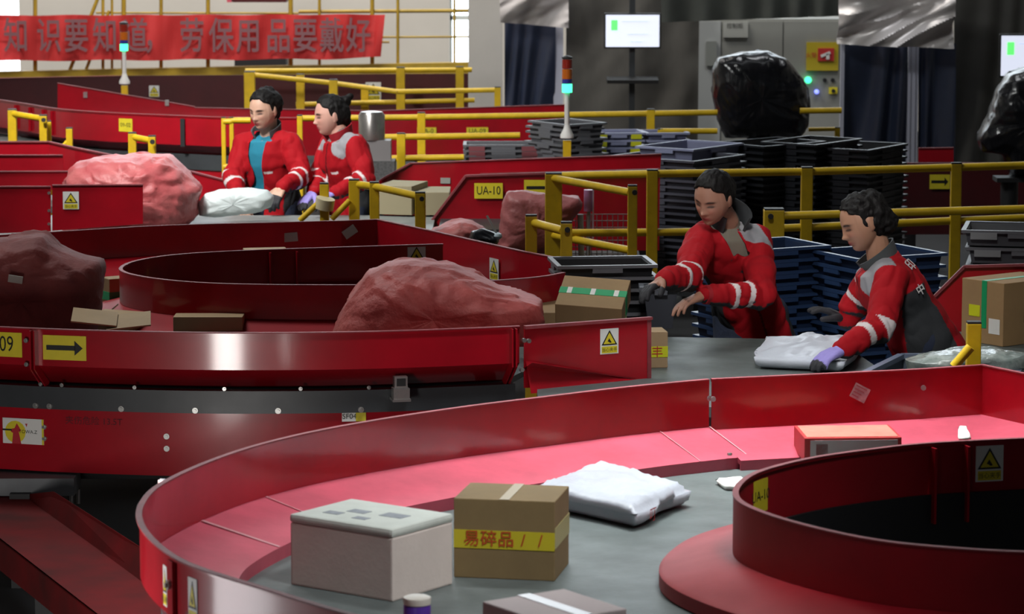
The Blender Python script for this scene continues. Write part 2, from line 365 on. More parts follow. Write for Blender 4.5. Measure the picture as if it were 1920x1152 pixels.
bolts(pF, [331], .975, .020, FA, .013, 95, 200); bolts(pF, [312], .84, .008, FA, .013, 95, 200)
M = pF.out_frame(330, .965, -1, 100, 200, 0.004); mb = MB(); local_rect(mb, M, -.020, .020, -.16, .075, 0, .014); mb.build('joint_plate', RED, FA)
M = pF.out_frame(364, .955, -1, 100, 200, 0.006); warning_sign(M, .05, .125, FA)
M = pF.out_frame(315, .955, -1, 100, 200, 0.006); warning_sign(M, .035, .11, FA)
def seam(path, px, wd, lo=0, hi=None, parent=FA, m=None):
    i = path.idx(px, RZ, lo, hi); p = path.p[i]; n = path.n[i].normalized(); t = Vector((-n.y, n.x)) * wd / 2
    V = [Vector(((p + n * o + t * s_).x, (p + n * o + t * s_).y, z + dz)) for dz in (.0005, .002) for (o, z, s_) in ((.004, .8835, -1), (.004, .8835, 1), (.258, .8205, 1), (.258, .8205, -1))]
    mb = MB(); mb.add(V, [(3, 2, 1, 0), (4, 5, 6, 7), (0, 1, 5, 4), (1, 2, 6, 5), (2, 3, 7, 6), (3, 0, 4, 7)]); mb.build('apron_seam', m or mat('pale_seam', (.55, .25, .27), .5), parent)
seam(pF, 372, .014, 0, 110); seam(pF, 495, .005, 0, 110); seam(pF, 1326, .005, 0, 60); seam(pF, 1240, .003, 0, 60)
# torn paper label on the station wall
def on_front(path_p, px, py): return aty(px, py, path_p.y)
p = aty(1612, 737, 11.33); YS = pS.p[3].lerp(pS.p[4], (1725 - 1612) / 395).y
p = aty(1612, 737, YS); tS = (pS.p[3] - pS.p[4]).normalized(); nS = Vector((tS.y, -tS.x, 0))
if nS.y > 0: nS = -nS
M = frame(p + nS * .002, nS) @ Matrix.Rotation(math.radians(-28), 4, 'Z')
mb = MB(); local_rect(mb, M, -.032, .032, -.027, .027, 0, .001, 0)
for q in range(4): local_rect(mb, M, -.026, .02 - q * .006, .017 - q * .012, .021 - q * .012, .001, .0014, 1)
mb.build('torn_label', [mat('worn_paper', (.5, .42, .4), .8, 0, .4, 60), mat('faded_ink', (.3, .12, .12), .8)], FA)
mt_ = thing('drive_motor', 'black gear motor with pale cable ends inside the right inner ring', 'motor', (1.65, 9.1, 0))
MB().box((1.65, 9.1, .62), (.34, .22, .18), basis(.4), 0, .02).build('motor_housing', DARK, mt_); MB().tube((1.5, 9.0, .62), (1.36, 8.95, .64), .06, 14).build('gearbox', DARK, mt_, smooth=True)
MB().box((1.65, 9.1, .265), (.1, .1, .53)).build('motor_stand', DARK, mt_)
for q in ((1.12, 8.80, .815), (1.145, 8.79, .83)): MB().tube(q, (q[0], q[1] + .02, q[2] + .012), .008, 8).build('cable_end', WHITE, mt_, smooth=True)
MB().tube((1.12, 8.81, .81), (1.4, 8.95, .68), .006, 6).build('cable', DARK, mt_)
# supports of A
for (px, py) in ((700, 760), (330, 900), (1350, 730), (1750, 720)):
    q = pF.out_frame(px, RZ, 1, 0, 110 if px < 1330 else None, .2).translation if px < 1330 else (atz(px, py, RZ) + Vector((0, -.25, 0)))
    MB().box((q.x, q.y, .375), (.08, .08, .75)).build('support_leg', DARK, FA)
# ---- B: middle loop
FB = thing('curved_conveyor', 'red-walled curved conveyor loop in the middle, with UA-09 and arrow labels on its front wall', 'conveyor', (-1, 13.5, 0))
ZB = 1.03
front = zpath([(973, 612), (800, 619), (640, 623.3), (480, 624.5), (333, 623.5), (177, 620), (60, 616), (-30, 612)], ZB)
arc = [Vector(q) for q in ((-2.35, 12.62), (-2.8, 12.95), (-3.1, 13.5), (-3.2, 14.1), (-3.15, 14.8), (-3.0, 15.35))]
far = zpath([(-60, 446), (0, 442), (133, 434), (300, 424), (480, 419), (640, 415)], ZB)
pB = Path(front + arc + far, -1, True, 260)
iB0 = pB.idx(62, ZB, 0, 110)
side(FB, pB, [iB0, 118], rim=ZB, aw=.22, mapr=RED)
flange(FB, pB, iB0, ZB, .883); flange(FB, pB, 1, ZB, .883)
# far end funnel wall
fe = Path([q for q in zpath([(640, 415), (707, 412.5), (807, 433.5), (973, 471), (1040, 484)], ZB)], -1, False)
fe.p[0] = pB.p[-1]
for k in range(len(fe.p) - 1):
    q = fe.sub(k, k + 1); MB().sweep(q.p, q.n, wall_prof(ZB, .78)).build('side_wall', RED, FB)
MB().sweep(fe.p, fe.n, [(-0.016, ZB + 0.003), (-0.016, ZB - 0.001), (0.002, ZB - 0.001), (0.002, ZB + 0.003)]).build('rim', EDGE, FB)
# right end guard panel
e0 = atz(983, 612, ZB); e1 = atz(1219, 595, ZB); dv = (e1 - e0); tn = Vector((dv.y, -dv.x, 0)).normalized()
if tn.y > 0: tn = -tn
def ep(px, py, off=0.0):
    # point of the panel's plane under a pixel
    r = ray(px, py); k = (e0 - Vector((0, 0, HC))).dot(tn) / r.dot(tn); return Vector((0, 0, HC)) + r * k + tn * off
MB().prism([ep(983, 612), ep(1219, 595), ep(1219, 718), ep(983, 728)], -tn * .006).build('guard_panel', RED, FB)
mb = MB(); mb.add([ep(985, 676, .002), ep(1192, 711, .002), ep(1190, 716, .012), ep(985, 735, .05)], [(0, 1, 2, 3)])
mb.add([ep(983, 676, .07), ep(1192, 709, .004), ep(1192, 712, .002), ep(983, 690, .0)], [(0, 1, 2, 3)])
mb.build('gusset', RED, FB)
MB().prism([ep(983, 611, .014), ep(1221, 594, .014), ep(1221, 599, .014), ep(983, 617, .014)], -tn * .022).build('rim', EDGE, FB)
MB().prism([ep(1213, 597, .006), ep(1220, 596, .006), ep(1220, 717, .006), ep(1213, 717, .006)], -tn * .012).build('rim', EDGE, FB)
M = frame(ep(1142, 640, .001), tn); warning_sign(M, .083, .103, FB)
for (px, py) in ((977, 637), (986, 638), (973, 692)):
    p = ep(px, py, .02); MB().tube(p, p + tn * .012, .009, 10).build('bolt', STEEL, FB, smooth=True)
# labels of the front wall
M = pB.out_frame(12, .962, -1, 0, 118, .007); text_sign(M, .125, .098, 'A-09', .088, FB, sx=.72, dx=-.035)
M = pB.out_frame(123, .958, -1, 0, 118, .007); arrow_sign(M, .18, .098, FB)
bolts(pB, [52], .985, .03, FB, .009, 0, 118); bolts(pB, [61], .89, .03, FB, .009, 0, 118)
bolts(pB, [69, 110, 250, 420, 560, 690], .802, -.035, FB, .008, 0, 118)
bolts(pB, [64, 79, 219, 368, 523, 679], .712, -.05, FB, .012, 0, 118)
bolts(pB, [72], .625, -.062, FB, .010, 0, 118); bolts(pB, [72], .578, -.062, FB, .010, 0, 118)
bolts(pB, [311], .604, -.062, FB, .012, 0, 118); bolts(pB, [311], .555, -.062, FB, .012, 0, 118)
M = pB.out_frame(26, .60, -1, 0, 118, -.060)
mb = MB(); local_rect(mb, M, -.09, .088, -.048, .055, 0, .002, 0); local_rect(mb, M, .08, .088, -.048, .055, .002, .003, 1)
cir = [(-.035 + .045 * math.cos(a / 16 * 6.283), .0 + .045 * math.sin(a / 16 * 6.283)) for a in range(16)]
local_poly(mb, M, cir, .002, .0025, 1)
local_poly(mb, M, [(-.05, -.048), (-.01, -.048), (-.02, .0), (-.01, .005), (-.018, .02), (-.028, .035), (-.038, .015), (-.05, .012), (-.055, .0), (-.045, -.005)], .0025, .003, 2)
local_rect(mb, M, -.09, -.05, .004, .011, .003, .0035, 3)
text_into(mb, 'TOWA.Z', .02, M @ Matrix.Translation((.02, 0.002, 0)), 3, .0035)
local_poly(mb, M, [(.008, .035), (.018, .035), (.014, .022)], .002, .003, 2)
mb.build('paper_poster', [WHITE, LYEL, mat('sticker_red', (.45, .02, .03), .5), BLACK], FB)
M = pB.out_frame(162, .655, -1, 0, 118, -.0610)
mb = MB(); text_into(mb, '夹伤危险 13.5T', .036, M, 0, .0008); mb.build('handwriting', mat('pencil_marks', (.10, .008, .014), .8), FB)
M = pB.out_frame(672, .684, -1, 0, 118, -.060); mb = MB(); local_rect(mb, M, -.045, .045, -.02, .02, 0, .002, 0); local_rect(mb, M, .01, .05, -.02, .02, .002, .003, 1)
text_into(mb, 'SF04', .03, M @ Matrix.Translation((-.015, 0.0, 0)), 2, .003); mb.build('small_label', SIGNM, FB)
M = pB.out_frame(745, .815, -1, 0, 118, .0)
mb = MB(); local_rect(mb, M, -.032, .032, -.055, -.01, -.02, .035, 0); local_rect(mb, M, -.026, .026, -.01, .035, -.02, .02, 0)
local_rect(mb, M, -.036, .036, -.062, -.052, -.04, .04, 0)
lt = mb.build('latch', STEEL, FB)
mb = MB(); local_rect(mb, M, -.018, .018, -.002, .028, .02, .024, 0); mb.build('latch_hook', BLACK, lt)
# inner ring
rB = zpath([(1060, 512), (1010, 521), (900, 529), (760, 534), (640, 536), (433, 534), (317, 527), (250, 517), (224, 508), (228, 499), (255, 489), (317, 479), (400, 473), (500, 468.5), (640, 464), (760, 460), (830, 458)], ZB)
pR = Path(rB, 1, True, 200)
seam_parts(pR, [pR.idx(552, ZB, 100, 200)], lambda q: MB().sweep(q.p, q.n, wall_prof(ZB, 0.88)).build('inner_ring_wall', [RED], FB, smooth=True))
MB().sweep(pR.p, pR.n, [(-0.016, ZB + 0.003), (-0.016, ZB - 0.001), (0.002, ZB - 0.001), (0.002, ZB + 0.003)]).build('inner_ring_rim', EDGE, FB, smooth=True)
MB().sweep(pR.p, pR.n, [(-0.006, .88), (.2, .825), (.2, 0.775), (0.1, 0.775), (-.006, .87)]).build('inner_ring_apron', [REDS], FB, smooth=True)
for px in (505, 555):
    i = pR.idx(px, ZB, 100, 200); p = pR.p[i]; n = pR.n[i].normalized(); t = Vector((-n.y, n.x))
    MB().prism([Vector((p.x + n.x * o, p.y + n.y * o, z)) for o, z in ((-.05, ZB - .01), (-.006, ZB - .01), (-.006, .80), (-.05, .80))], Vector((t.x, t.y, 0)) * 0.008).build('ring_bracket', RED, FB)
M = pR.out_frame(252, .965, -1, 95, 200, 0.007); text_sign(M, .11, .07, 'UA-09', .035, FB)
M = pR.out_frame(780, .975, -1, 100, 200, 0.007); warning_sign(M, .088, .108, FB)
p = fe.p[2].lerp(fe.p[3], (930 - 807) / 166); tt = (fe.p[3] - fe.p[2]).normalized(); nn = Vector((tt.y, -tt.x, 0)); nn = nn if nn.y < 0 else -nn
q = aty(931, 505, p.y); M = frame(q + nn * .012, nn); warning_sign(M, .092, .105, FB)
for (px, py, rz) in ((545, 445, 5), (656, 435, 35)):
    i = pB.idx(px, 1.0, 160, 260); q = aty(px, py, pB.p[i].y - .004); M = frame(q, (0, -1, 0)) @ Matrix.Rotation(math.radians(rz), 4, 'Z')
    mb = MB(); local_rect(mb, M, -.036, .036, -.023, .023, 0, .001); mb.build('paper_label', mat('grey_paper', (.3, .3, .27), .8), FB)
mb = MB(); ruled(mb, offp(Path([q for q in front + arc + far] + [atz(830, 437, ZB).xy], -1, True, 200), .2), offp(pR, .18), 0.755, 0.78); mb.build('belt', BELT, FB, smooth=True)
for q in ((-2.0, 12.75), (-1.0, 12.75), (-.1, 12.75), (-2.9, 14), (-1.5, 15.4), (-.5, 15.2)):
    MB().box((q[0], q[1], .375), (.08, .08, .75)).build('support_leg', DARK, FB)
# lower discharge channel at the left
CH = thing('discharge_chute', 'low shaded red channel running diagonally towards the camera at the lower left', 'chute', (-1.8, 11.5, 0))
r0 = atz(100, 922, .45); r1 = atz(272, 1032, .45); r2 = atz(420, 1150, .45)
l0 = atz(-120, 912, .36); l1 = atz(0, 1012, .36); l2 = atz(185, 1156, .36); l3 = atz(300, 1250, .36)
b0 = atz(45, 928, .36); b1 = atz(78, 957, .36); b2 = atz(275, 1098, .36); b3 = atz(420, 1210, .36)
CHR = mat('shaded_red_channel_steel', (.16, .004, .006), .7, 0, .4, 3, col2=(.06, .006, .006), spec=.15)  # red darkened in the colour for the shade under the middle loop
def sheet(pts, th, m=0):
    mb = MB(); nn_ = (pts[1] - pts[0]).cross(pts[2] - pts[0]).normalized(); mb.prism(pts, nn_ * th, m); return mb
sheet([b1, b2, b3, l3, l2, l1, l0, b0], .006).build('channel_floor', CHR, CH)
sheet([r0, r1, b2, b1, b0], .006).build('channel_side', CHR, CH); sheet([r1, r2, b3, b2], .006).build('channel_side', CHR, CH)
dz = Vector((0, 0, .06)); d2 = Vector((0, 0, -.12))
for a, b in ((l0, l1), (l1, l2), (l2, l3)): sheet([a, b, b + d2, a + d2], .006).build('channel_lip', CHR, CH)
for q in (l1, b2): MB().box((q.x + .15, q.y + .1, .12), (.07, .07, .24)).build('support_leg', DARK, CH)
LF = thing('support_frame', 'grey steel frame end under the middle red skirt at the left edge', 'frame', (-2.2, 12.4, .3))
MB().box((aty(20, 905, 12.2).x, 12.55, .40), (.42, .2, .07)).build('beam', mat('grey_beam', (.13, .14, .15), .5, 0, .3, 4), LF)
MB().box((aty(20, 905, 12.2).x, 12.45, .19), (.08, .08, .38)).build('beam_post', DARK, LF)
MB().box((aty(140, 905, 12.6).x, 12.9, .40), (1.4, .3, .05)).build('cross_beam', DARK, LF)
for px in (134, 147): MB().tube(aty(px, 945, 12.9), aty(px, 918, 12.9), .008, 8).build('tie_rod', STEEL, LF)
# ---- station belt behind the right part of A
FS = thing('straight_conveyor', 'flat grey loading belt between the two front workers and the foreground loop', 'conveyor', (1.0, 13.2, 0))
bx0 = .47
mb = MB(); mb.add([Vector((x, y, z)) for z in (.74, .78) for x, y in ((.1, 12.2), (1.62, 12.0), (1.50, 13.2), (1.42, 13.85), (.60, 13.95), (.1, 13.6))], [(5, 4, 3, 2, 1, 0), (6, 7, 8, 9, 10, 11)] + [(i, (i + 1) % 6, 6 + (i + 1) % 6, 6 + i) for i in range(6)]); mb.build('belt', BELT, FS)
mb = MB(); mb.box((.85, 12.9, .66), (1.1, 1.3, .12)); mb.build('bed_frame', FRAME, FS)
for x in (.5, 1.25):
    for y in (12.4, 13.5): MB().box((x, y, .30), (.07, .07, .6)).build('support_leg', DARK, FS)

# ---- C: far station conveyor with workers 1 and 2
FC = thing('straight_conveyor', 'grey belt in front of the two far workers with red side walls at the left', 'conveyor', (-1.5, 18.3, 0))
def vpanel(pix, Y, name, m, parent, th=.008, rimz=True):
    pts = [aty(x, y, Y) for x, y in pix]
    MB().prism(pts, (0, th, 0)).build(name, m, parent)
    if rimz:
        a, b = pts[0], pts[1]; MB().box(((a + b) / 2), ((b - a).length, .02, .006), Matrix.Rotation(-math.atan2((b - a).z, (b - a).x), 3, 'Y')).build('rim', EDGE, parent)
mb = MB(); mb.box((-1.78, 18.08, .775), (2.66, 1.3, .03)); mb.build('belt', mat('pale_belt', (.26, .28, .27), .5, 0, .3, 6), FC)
vpanel([(-60, 350), (95, 350), (95, 434), (-60, 440)], 17.6, 'side_wall', RED, FC)
vpanel([(98, 347.5), (268, 346.5), (268, 420), (98, 433)], 17.55, 'side_wall', RED, FC)
M = frame(aty(133, 376, 17.545), (0, -1, 0)); warning_sign(M, .088, .098, FC)
for y in (362, 395, 420): p = aty(92, y, 17.59); MB().tube(p, p + Vector((0, -.012, 0)), .008, 8).build('bolt', STEEL, FC)
vpanel([(-60, 322), (133, 321.5), (133, 356), (-60, 358)], 18.6, 'far_side_wall', RED, FC)
mb = MB(); mb.box((-1.78, 18.0, .66), (2.5, 1.0, .2)); mb.build('bed_frame', FRAME, FC)
for x in (-2.6, -1.6, -.7): MB().box((x, 17.9, .28), (.08, .08, .56)).build('support_leg', DARK, FC)
# dark channel behind it, running from the left towards worker 1
FD = thing('straight_conveyor', 'dark red channel behind the pink sack, slanting down to the first far worker', 'conveyor', (-2.8, 19.8, 0))
s0 = [aty(-60, 266, 20.6), aty(92, 266, 20.6), aty(140, 277, 20.4), aty(215, 292, 20.0), aty(360, 322, 19.5), aty(433, 341, 19.3)]
P_ = Path([q.xy for q in s0], 1, False)
mb = MB()
for a, b in zip(s0, s0[1:]):
    mb.prism([a, b, b - Vector((0, 0, .22)), a - Vector((0, 0, .22))], (0, .008, 0))
mb.build('side_wall', RED, FD)
mb = MB()
for a, b in zip(s0, s0[1:]): mb.box((a + b) / 2, ((b - a).length, .02, .008), (b - a).to_track_quat('X', 'Z').to_matrix())
mb.build('rim', EDGE, FD)
vpanel([(-60, 291), (118, 291), (118, 330), (-60, 330)], 20.0, 'near_side_wall', RED, FD)
MB().box((-3.2, 20.2, .70), (1.9, .7, .04)).build('belt', BELT, FD)
for x in (-3.6, -2.6): MB().box((x, 20.25, .34), (.08, .08, .68)).build('support_leg', DARK, FD)
# ---- E: bright curved wall further back
FE = thing('curved_conveyor', 'bright red curved conveyor wall with a small yellow label, far left behind the sacks', 'conveyor', (-2.5, 23.5, 0))
ZE = 1.05
pE = Path(zpath([(560, 221), (420, 220), (345, 217), (220, 212), (115, 205), (60, 196), (0, 187), (-60, 178)], ZE), -1, True, 100)
iE = [pE.idx(x, ZE) for x in (414, 346, 340, 108)]
side(FE, pE, iE, rim=ZE, base=.84, aw=.25, az=.80, lo=.78, band=(.77, .66), skz=.52)
M = pE.out_frame(233, .965, -1, 0, 90, .006); text_sign(M, .12, .095, '09-02', .04, FE)
mb = MB()
for px in (343,):
    i = pE.idx(px, ZE); p = pE.p[i]; n = pE.n[i].normalized()
    mb.box((p.x - n.x * .02, p.y - n.y * .02, .93), (.03, .03, .2))
mb.build('wall_joint', DARK, FE)
for px in (32, 58, 84, 100):
    mb = MB(); M = pE.out_frame(px, .94, -1, 0, None, .01); local_rect(mb, M, -.018, .018, -.09, .09, 0, .02); mb.build('stiffener', RED, FE)
MB().box((-3.0, 23.9, .765), (2.2, .7, .03)).build('belt', BELT, FE)
for x in (-3.2, -1.4): MB().box((x, 23.9, .38), (.08, .08, .75)).build('support_leg', DARK, FE)
# ---- F: panel row behind E
FG = thing('straight_conveyor', 'long low dark red conveyor behind the far workers, its wall dipping from the left', 'conveyor', (-.5, 25.4, 0))
vpanel([(108, 156), (365, 200), (365, 224), (108, 232)], 25.0, 'sloped_wall', RED, FG)
vpanel([(365, 202), (700, 208), (700, 292), (365, 292)], 25.0, 'side_wall', RED, FG)
vpanel([(700, 208), (1062, 196), (1062, 292), (700, 292)], 25.0, 'side_wall', RED, FG)
MB().box((-1.9, 25.45, .78), (4.2, .8, .03)).build('belt', BELT, FG)
for (px, py) in ((160, 178), (313, 193)): p = aty(px, py, 24.99); MB().box(p, (.03, .012, .045)).build('bracket', STEEL, FG)
M = frame(aty(895, 246, 24.985), (0, -1, 0)); text_sign(M, .17, .06, 'UA-09', .05, FG)
M = frame(aty(800, 246, 24.985), (0, -1, 0)); text_sign(M, .15, .06, 'UA-0', .05, FG)
M = frame(aty(700, 246, 24.985), (0, -1, 0)); warning_sign(M, .08, .09, FG)
for x in (-3, -1.5, 0): MB().box((x, 25.45, .38), (.08, .08, .76)).build('support_leg', DARK, FG)
# ---- G: back dark wall row
FH = thing('straight_conveyor', 'farthest dark red conveyor wall under the yellow beam and the red banner', 'conveyor', (-2.5, 27.4, 0))
vpanel([(-60, 148), (240, 142), (878, 138), (878, 215), (-60, 245)], 27.0, 'side_wall', mat('dark_red_steel', (.07, .003, .006), .5, 0, .3, 4), FH)
MB().box((-2.6, 27.5, .85), (4.4, .8, .03)).build('belt', BELT, FH)
M = frame(aty(289, 171, 26.99), (0, -1, 0)); warning_sign(M, .085, .095, FH)
M = frame(aty(700, 172, 26.99), (0, -1, 0)); warning_sign(M, .13, .16, FH)
for x in (-4, -2, -.8): MB().box((x, 27.5, .41), (.08, .08, .83)).build('support_leg', DARK, FH)
# ---- H: two straight chutes by UA-10
FI = thing('straight_chute', 'upper dark red chute with a bright wall running right to the crate stack', 'chute', (0, 19.8, 0))
vpanel([(770, 306), (1240, 289), (1238, 316), (1236, 410), (690, 410), (690, 352), (715, 336)], 19.6, 'side_wall', RED, FI)
a, b = aty(900, 326, 19.58), aty(1237, 317, 19.58); MB().box((a + b) / 2, ((b - a).length, .02, .006), (b - a).to_track_quat('X', 'Z').to_matrix()).build('lower_edge', EDGE, FI)
a, b = aty(770, 306, 19.59), aty(714, 337, 19.59); MB().box((a + b) / 2, ((b - a).length, .02, .01), (b - a).to_track_quat('X', 'Z').to_matrix()).build('rim', EDGE, FI)
p = aty(835, 339, 19.595); MB().box(p, (.06, .006, .035)).build('paper_label', mat('grey_paper', (.3, .3, .27), .8), FI)
MB().box((.1, 19.9, .62), (1.5, .5, .03)).build('belt', BELT, FI)
for x in (-.5, .7): MB().box((x, 19.9, .30), (.08, .08, .6)).build('support_leg', DARK, FI)
FJ = thing('straight_chute', 'dark red chute wall with the UA-10 label and slanted left end', 'chute', (.2, 18.7, 0))
MB().prism([aty(873, 330, 18.5), aty(1236, 318, 18.5), aty(1236, 470, 18.5), aty(820, 470, 18.5), aty(797, 430, 18.5)], (0, .008, 0)).build('side_wall', RED, FJ)
for q in (((873, 330), (797, 430)), ((873, 330), (1236, 318))):
    a, b = aty(*q[0], 18.49), aty(*q[1], 18.49); MB().box((a + b) / 2, ((b - a).length, .02, .012), (b - a).to_track_quat('X', 'Z').to_matrix()).build('rim', EDGE, FJ)
M = frame(aty(916, 358, 18.485), (0, -1, 0)); text_sign(M, .165, .09, 'UA-10', .07, FJ, sx=.75)
M = frame(aty(1010, 352, 18.485), (0, -1, 0)); arrow_sign(M, .17, .09, FJ)
MB().box((.25, 18.8, .55), (1.0, .5, .03)).build('belt', BELT, FJ)
for x in (-.1, .6): MB().box((x, 18.8, .27), (.08, .08, .53)).build('support_leg', DARK, FJ)
# ---- right: red chute wall behind the big carton, and the far right one
FK = thing('straight_chute', 'red chute at the right edge with slanted end, holding the big carton', 'chute', (2.2, 14.1, 0))
YK = 14.15
MB().prism([aty(1808, 500, YK), aty(1960, 496, YK), aty(1960, 640, YK), aty(1730, 640, YK), aty(1752, 556, YK)], (0, .008, 0)).build('side_wall', RED, FK)
a, b = aty(1808, 500, YK - .01), aty(1752, 556, YK - .01); MB().box((a + b) / 2, ((b - a).length, .02, .012), (b - a).to_track_quat('X', 'Z').to_matrix()).build('rim', EDGE, FK)
a, b = aty(1808, 500, YK - .01), aty(1960, 496, YK - .01); MB().box((a + b) / 2, ((b - a).length, .02, .012), (b - a).to_track_quat('X', 'Z').to_matrix()).build('rim', EDGE, FK)
mb = MB(); mb.box((2.55, 13.35, .76), (1.35, 1.5, .04)); mb.build('belt', BELT, FK)
for x in (2.0, 2.9): MB().box((x, 13.4, .37), (.08, .08, .74)).build('support_leg', DARK, FK)
FL = thing('straight_conveyor', 'far dark red conveyor wall at the right behind the crates with an arrow label', 'conveyor', (3.2, 22.4, 0))
vpanel([(1640, 306), (1960, 306), (1960, 440), (1640, 440)], 22.0, 'side_wall', mat('dark_red_steel', (.16, .008, .014), .4), FL)
vpanel([(1722, 278), (1788, 277), (1788, 304), (1722, 304)], 22.4, 'end_panel', RED, FL)
M = frame(aty(1762, 341, 21.985), (0, -1, 0)); arrow_sign(M, .14, .10, FL)
MB().box((3.1, 22.4, .54), (1.0, .6, .03)).build('belt', BELT, FL)
for x in (2.8, 3.4): MB().box((x, 22.4, .26), (.08, .08, .52)).build('support_leg', DARK, FL)
# ================================================================== GUARD RAILS
CAPM = mat('black_rubber_cap', (.02, .02, .02), .6)
def rail(label, posts, pipes, group=None, r=.021, name='guard_rail', caps=(), stub=False):
    ps = []
    for (px, y0, y1, Y, wpx) in posts:
        a = aty(px, y0, Y); b = Vector((a.x, a.y, 0)) if not stub else aty(px, y1, Y); ps.append((a, b, wpx / FPX * Y))
    x = sum(p[0].x for p in ps) / max(1, len(ps)) if ps else aty(*pipes[0][0]).x
    Y0 = posts[0][3] if posts else pipes[0][0][2]
    t = thing(name, label, 'guard rail', (x, Y0, 0), group)
    for a, b, w_ in ps:
        MB().box(((a + b) / 2), (w_, w_ * .8, a.z - b.z), None, 0, .004).build('post', YEL, t)
        MB().box(a + Vector((0, 0, .003)), (w_ * .96, w_ * .78, .008)).build('post_cap', CAPM, t)
    for q in pipes:
        (p0, p1), rr = q[:2], (q[2] if len(q) > 2 else r)
        MB().tube(aty(*p0), aty(*p1), rr, 12).build('rail_tube', YEL, t, smooth=True)
    for (px, py, Y, rp) in caps:
        p = aty(px, py, Y); MB().tube(p, p + Vector((0, -.012, 0)), rp, 14).build('tube_plug', CAPM, t, smooth=True)
    return t
rail('yellow square post with diagonal brace on the foreground wall at the right', [(1826, 606, 700, 11.6, 27)], [((1788, 688, 11.55), (1820, 651, 11.55), .018)])
rail('low yellow guard frame at the middle loop end beside the dark crates', [(996, 405, 548, 15.2, 22), (1062, 418, 480, 14.85, 22)], [((1000, 418, 15.2), (1056, 433, 14.9)), ((1000, 545, 14.9), (1046, 557, 14.6))], caps=[(1064, 431, 14.81, .013)])
rail('yellow gate frame of wide posts and two slanting tubes before the wire cage', [(1038, 326, 482, 17.3, 32), (1186, 349, 475, 16.6, 18)], [((1034, 334, 17.3), (1182, 361, 16.6)), ((1034, 441, 17.3), (1182, 470, 16.6))], caps=[(1190, 361, 16.56, .014)])
rail('long yellow railing with tall posts behind the two near workers', [(1223, 320, 476, 17.1, 21), (1513, 315, 470, 17.1, 22), (1793, 307, 470, 17.1, 20)], [((1040, 330, 17.6), (1223, 326, 17.1)), ((1223, 326, 17.1), (1513, 322, 17.1)), ((1513, 322, 17.1), (1793, 314, 17.1)), ((1793, 314, 17.1), (1960, 309, 17.1)), ((1070, 437, 17.1), (1223, 436, 17.1)), ((1223, 436, 17.1), (1450, 433, 17.1)), ((1470, 428, 17.1), (1793, 414, 17.1)), ((1793, 414, 17.1), (1960, 407, 17.1))])
rail('nearer yellow railing starting at a wide post above the navy blue crates', [(1451, 393, 470, 16.0, 38)], [((1465, 405, 16.0), (1960, 391, 16.0))], caps=[(1445, 406, 15.93, .014)])
rail('low yellow guard frame with diagonal braces and tan tape beside the second far worker', [(608, 345, 432, 17.3, 17), (664, 338, 432, 17.3, 20), (702, 343, 432, 17.2, 18), (788, 362, 440, 16.9, 20)], [((562, 414, 17.25), (600, 378, 17.25), .016), ((622, 411, 17.25), (656, 376, 17.25), .016), ((670, 346, 17.3), (700, 350, 17.2)), ((702, 350, 17.2), (788, 369, 16.9))], caps=[(791, 373, 16.87, .013)])
mb = MB(); p = aty(608, 375, 17.26)
mb.lathe(p - Vector((0, 0, .03)), [(.042, -.02), (.052, -.018), (.052, .04), (.042, .042)], 16, 0, basis(0, .15, .2)); tag(mb.build('tape_wrap', mat('tan_tape', (.55, .48, .3), .6), smooth=True), 'tan tape wound round a yellow post beside the second far worker', 'tape')
rail('yellow railing zigzagging behind the far workers up to the plaster column', [(468, 135, 215, 25.9, 20), (563, 140, 215, 26.2, 15), (625, 150, 215, 25.9, 16), (684, 160, 215, 26.3, 14), (751, 127, 208, 26.6, 16), (862, 126, 205, 26.6, 15), (933, 164, 205, 25.8, 12)],
     [((470, 140, 25.9), (625, 156, 25.9)), ((625, 156, 25.9), (745, 172, 25.8)), ((745, 172, 25.8), (933, 169, 25.8)), ((460, 133, 26.6), (885, 131, 26.6)), ((555, 196, 26.2), (720, 192, 26.2)), ((720, 192, 26.6), (890, 188, 26.6))], r=.02)
rail('tall narrow yellow guard frame just left of the first far worker', [(419, 221, 334, 21.5, 8), (434, 221, 334, 21.5, 8)], [((419, 228, 21.5), (434, 228, 21.5), .02), ((419, 313, 21.5), (434, 313, 21.5), .02), ((434, 226, 21.5), (470, 226, 21.5))])
rail('yellow railing from the second far worker right to the leaning grey crates', [(752, 251, 306, 21.2, 16), (790, 212, 300, 22.3, 15), (562, 217, 300, 22.0, 10), (1220, 206, 300, 22.3, 15)],
     [((560, 222, 22.3), (790, 220, 22.3)), ((790, 220, 22.3), (985, 217, 22.3)), ((985, 217, 22.3), (1220, 213, 22.3)), ((1220, 213, 22.3), (1345, 211, 22.3)), ((1500, 208, 22.3), (1578, 207, 22.3)), ((660, 258, 21.2), (752, 257, 21.2)), ((752, 257, 21.2), (975, 254, 21.2)), ((690, 298, 21.2), (870, 295, 21.2))])
rail('short bright yellow tube railing above the lilac crates', [(1238, 243, 300, 21.9, 10)], [((1238, 246, 21.9), (1345, 246, 21.9), .02)])
rail('thin yellow tube between the big black bag and the silver curtain', [(1570, 240, 300, 23.0, 10)], [((1516, 243, 23.0), (1572, 242, 23.0), .015)])
rail('small yellow guard frame at the left edge before the bright red wall', [(23, 206, 262, 21.8, 16), (81, 217, 262, 21.6, 14), (92, 228, 262, 21.7, 8)], [((23, 213, 21.8), (81, 223, 21.6))], caps=[(82, 225, 21.55, .015)])
rail('lone short yellow post with a foot brace near the left edge', [(130, 241, 276, 21.3, 12)], [((118, 274, 21.3), (130, 262, 21.3), .014)])
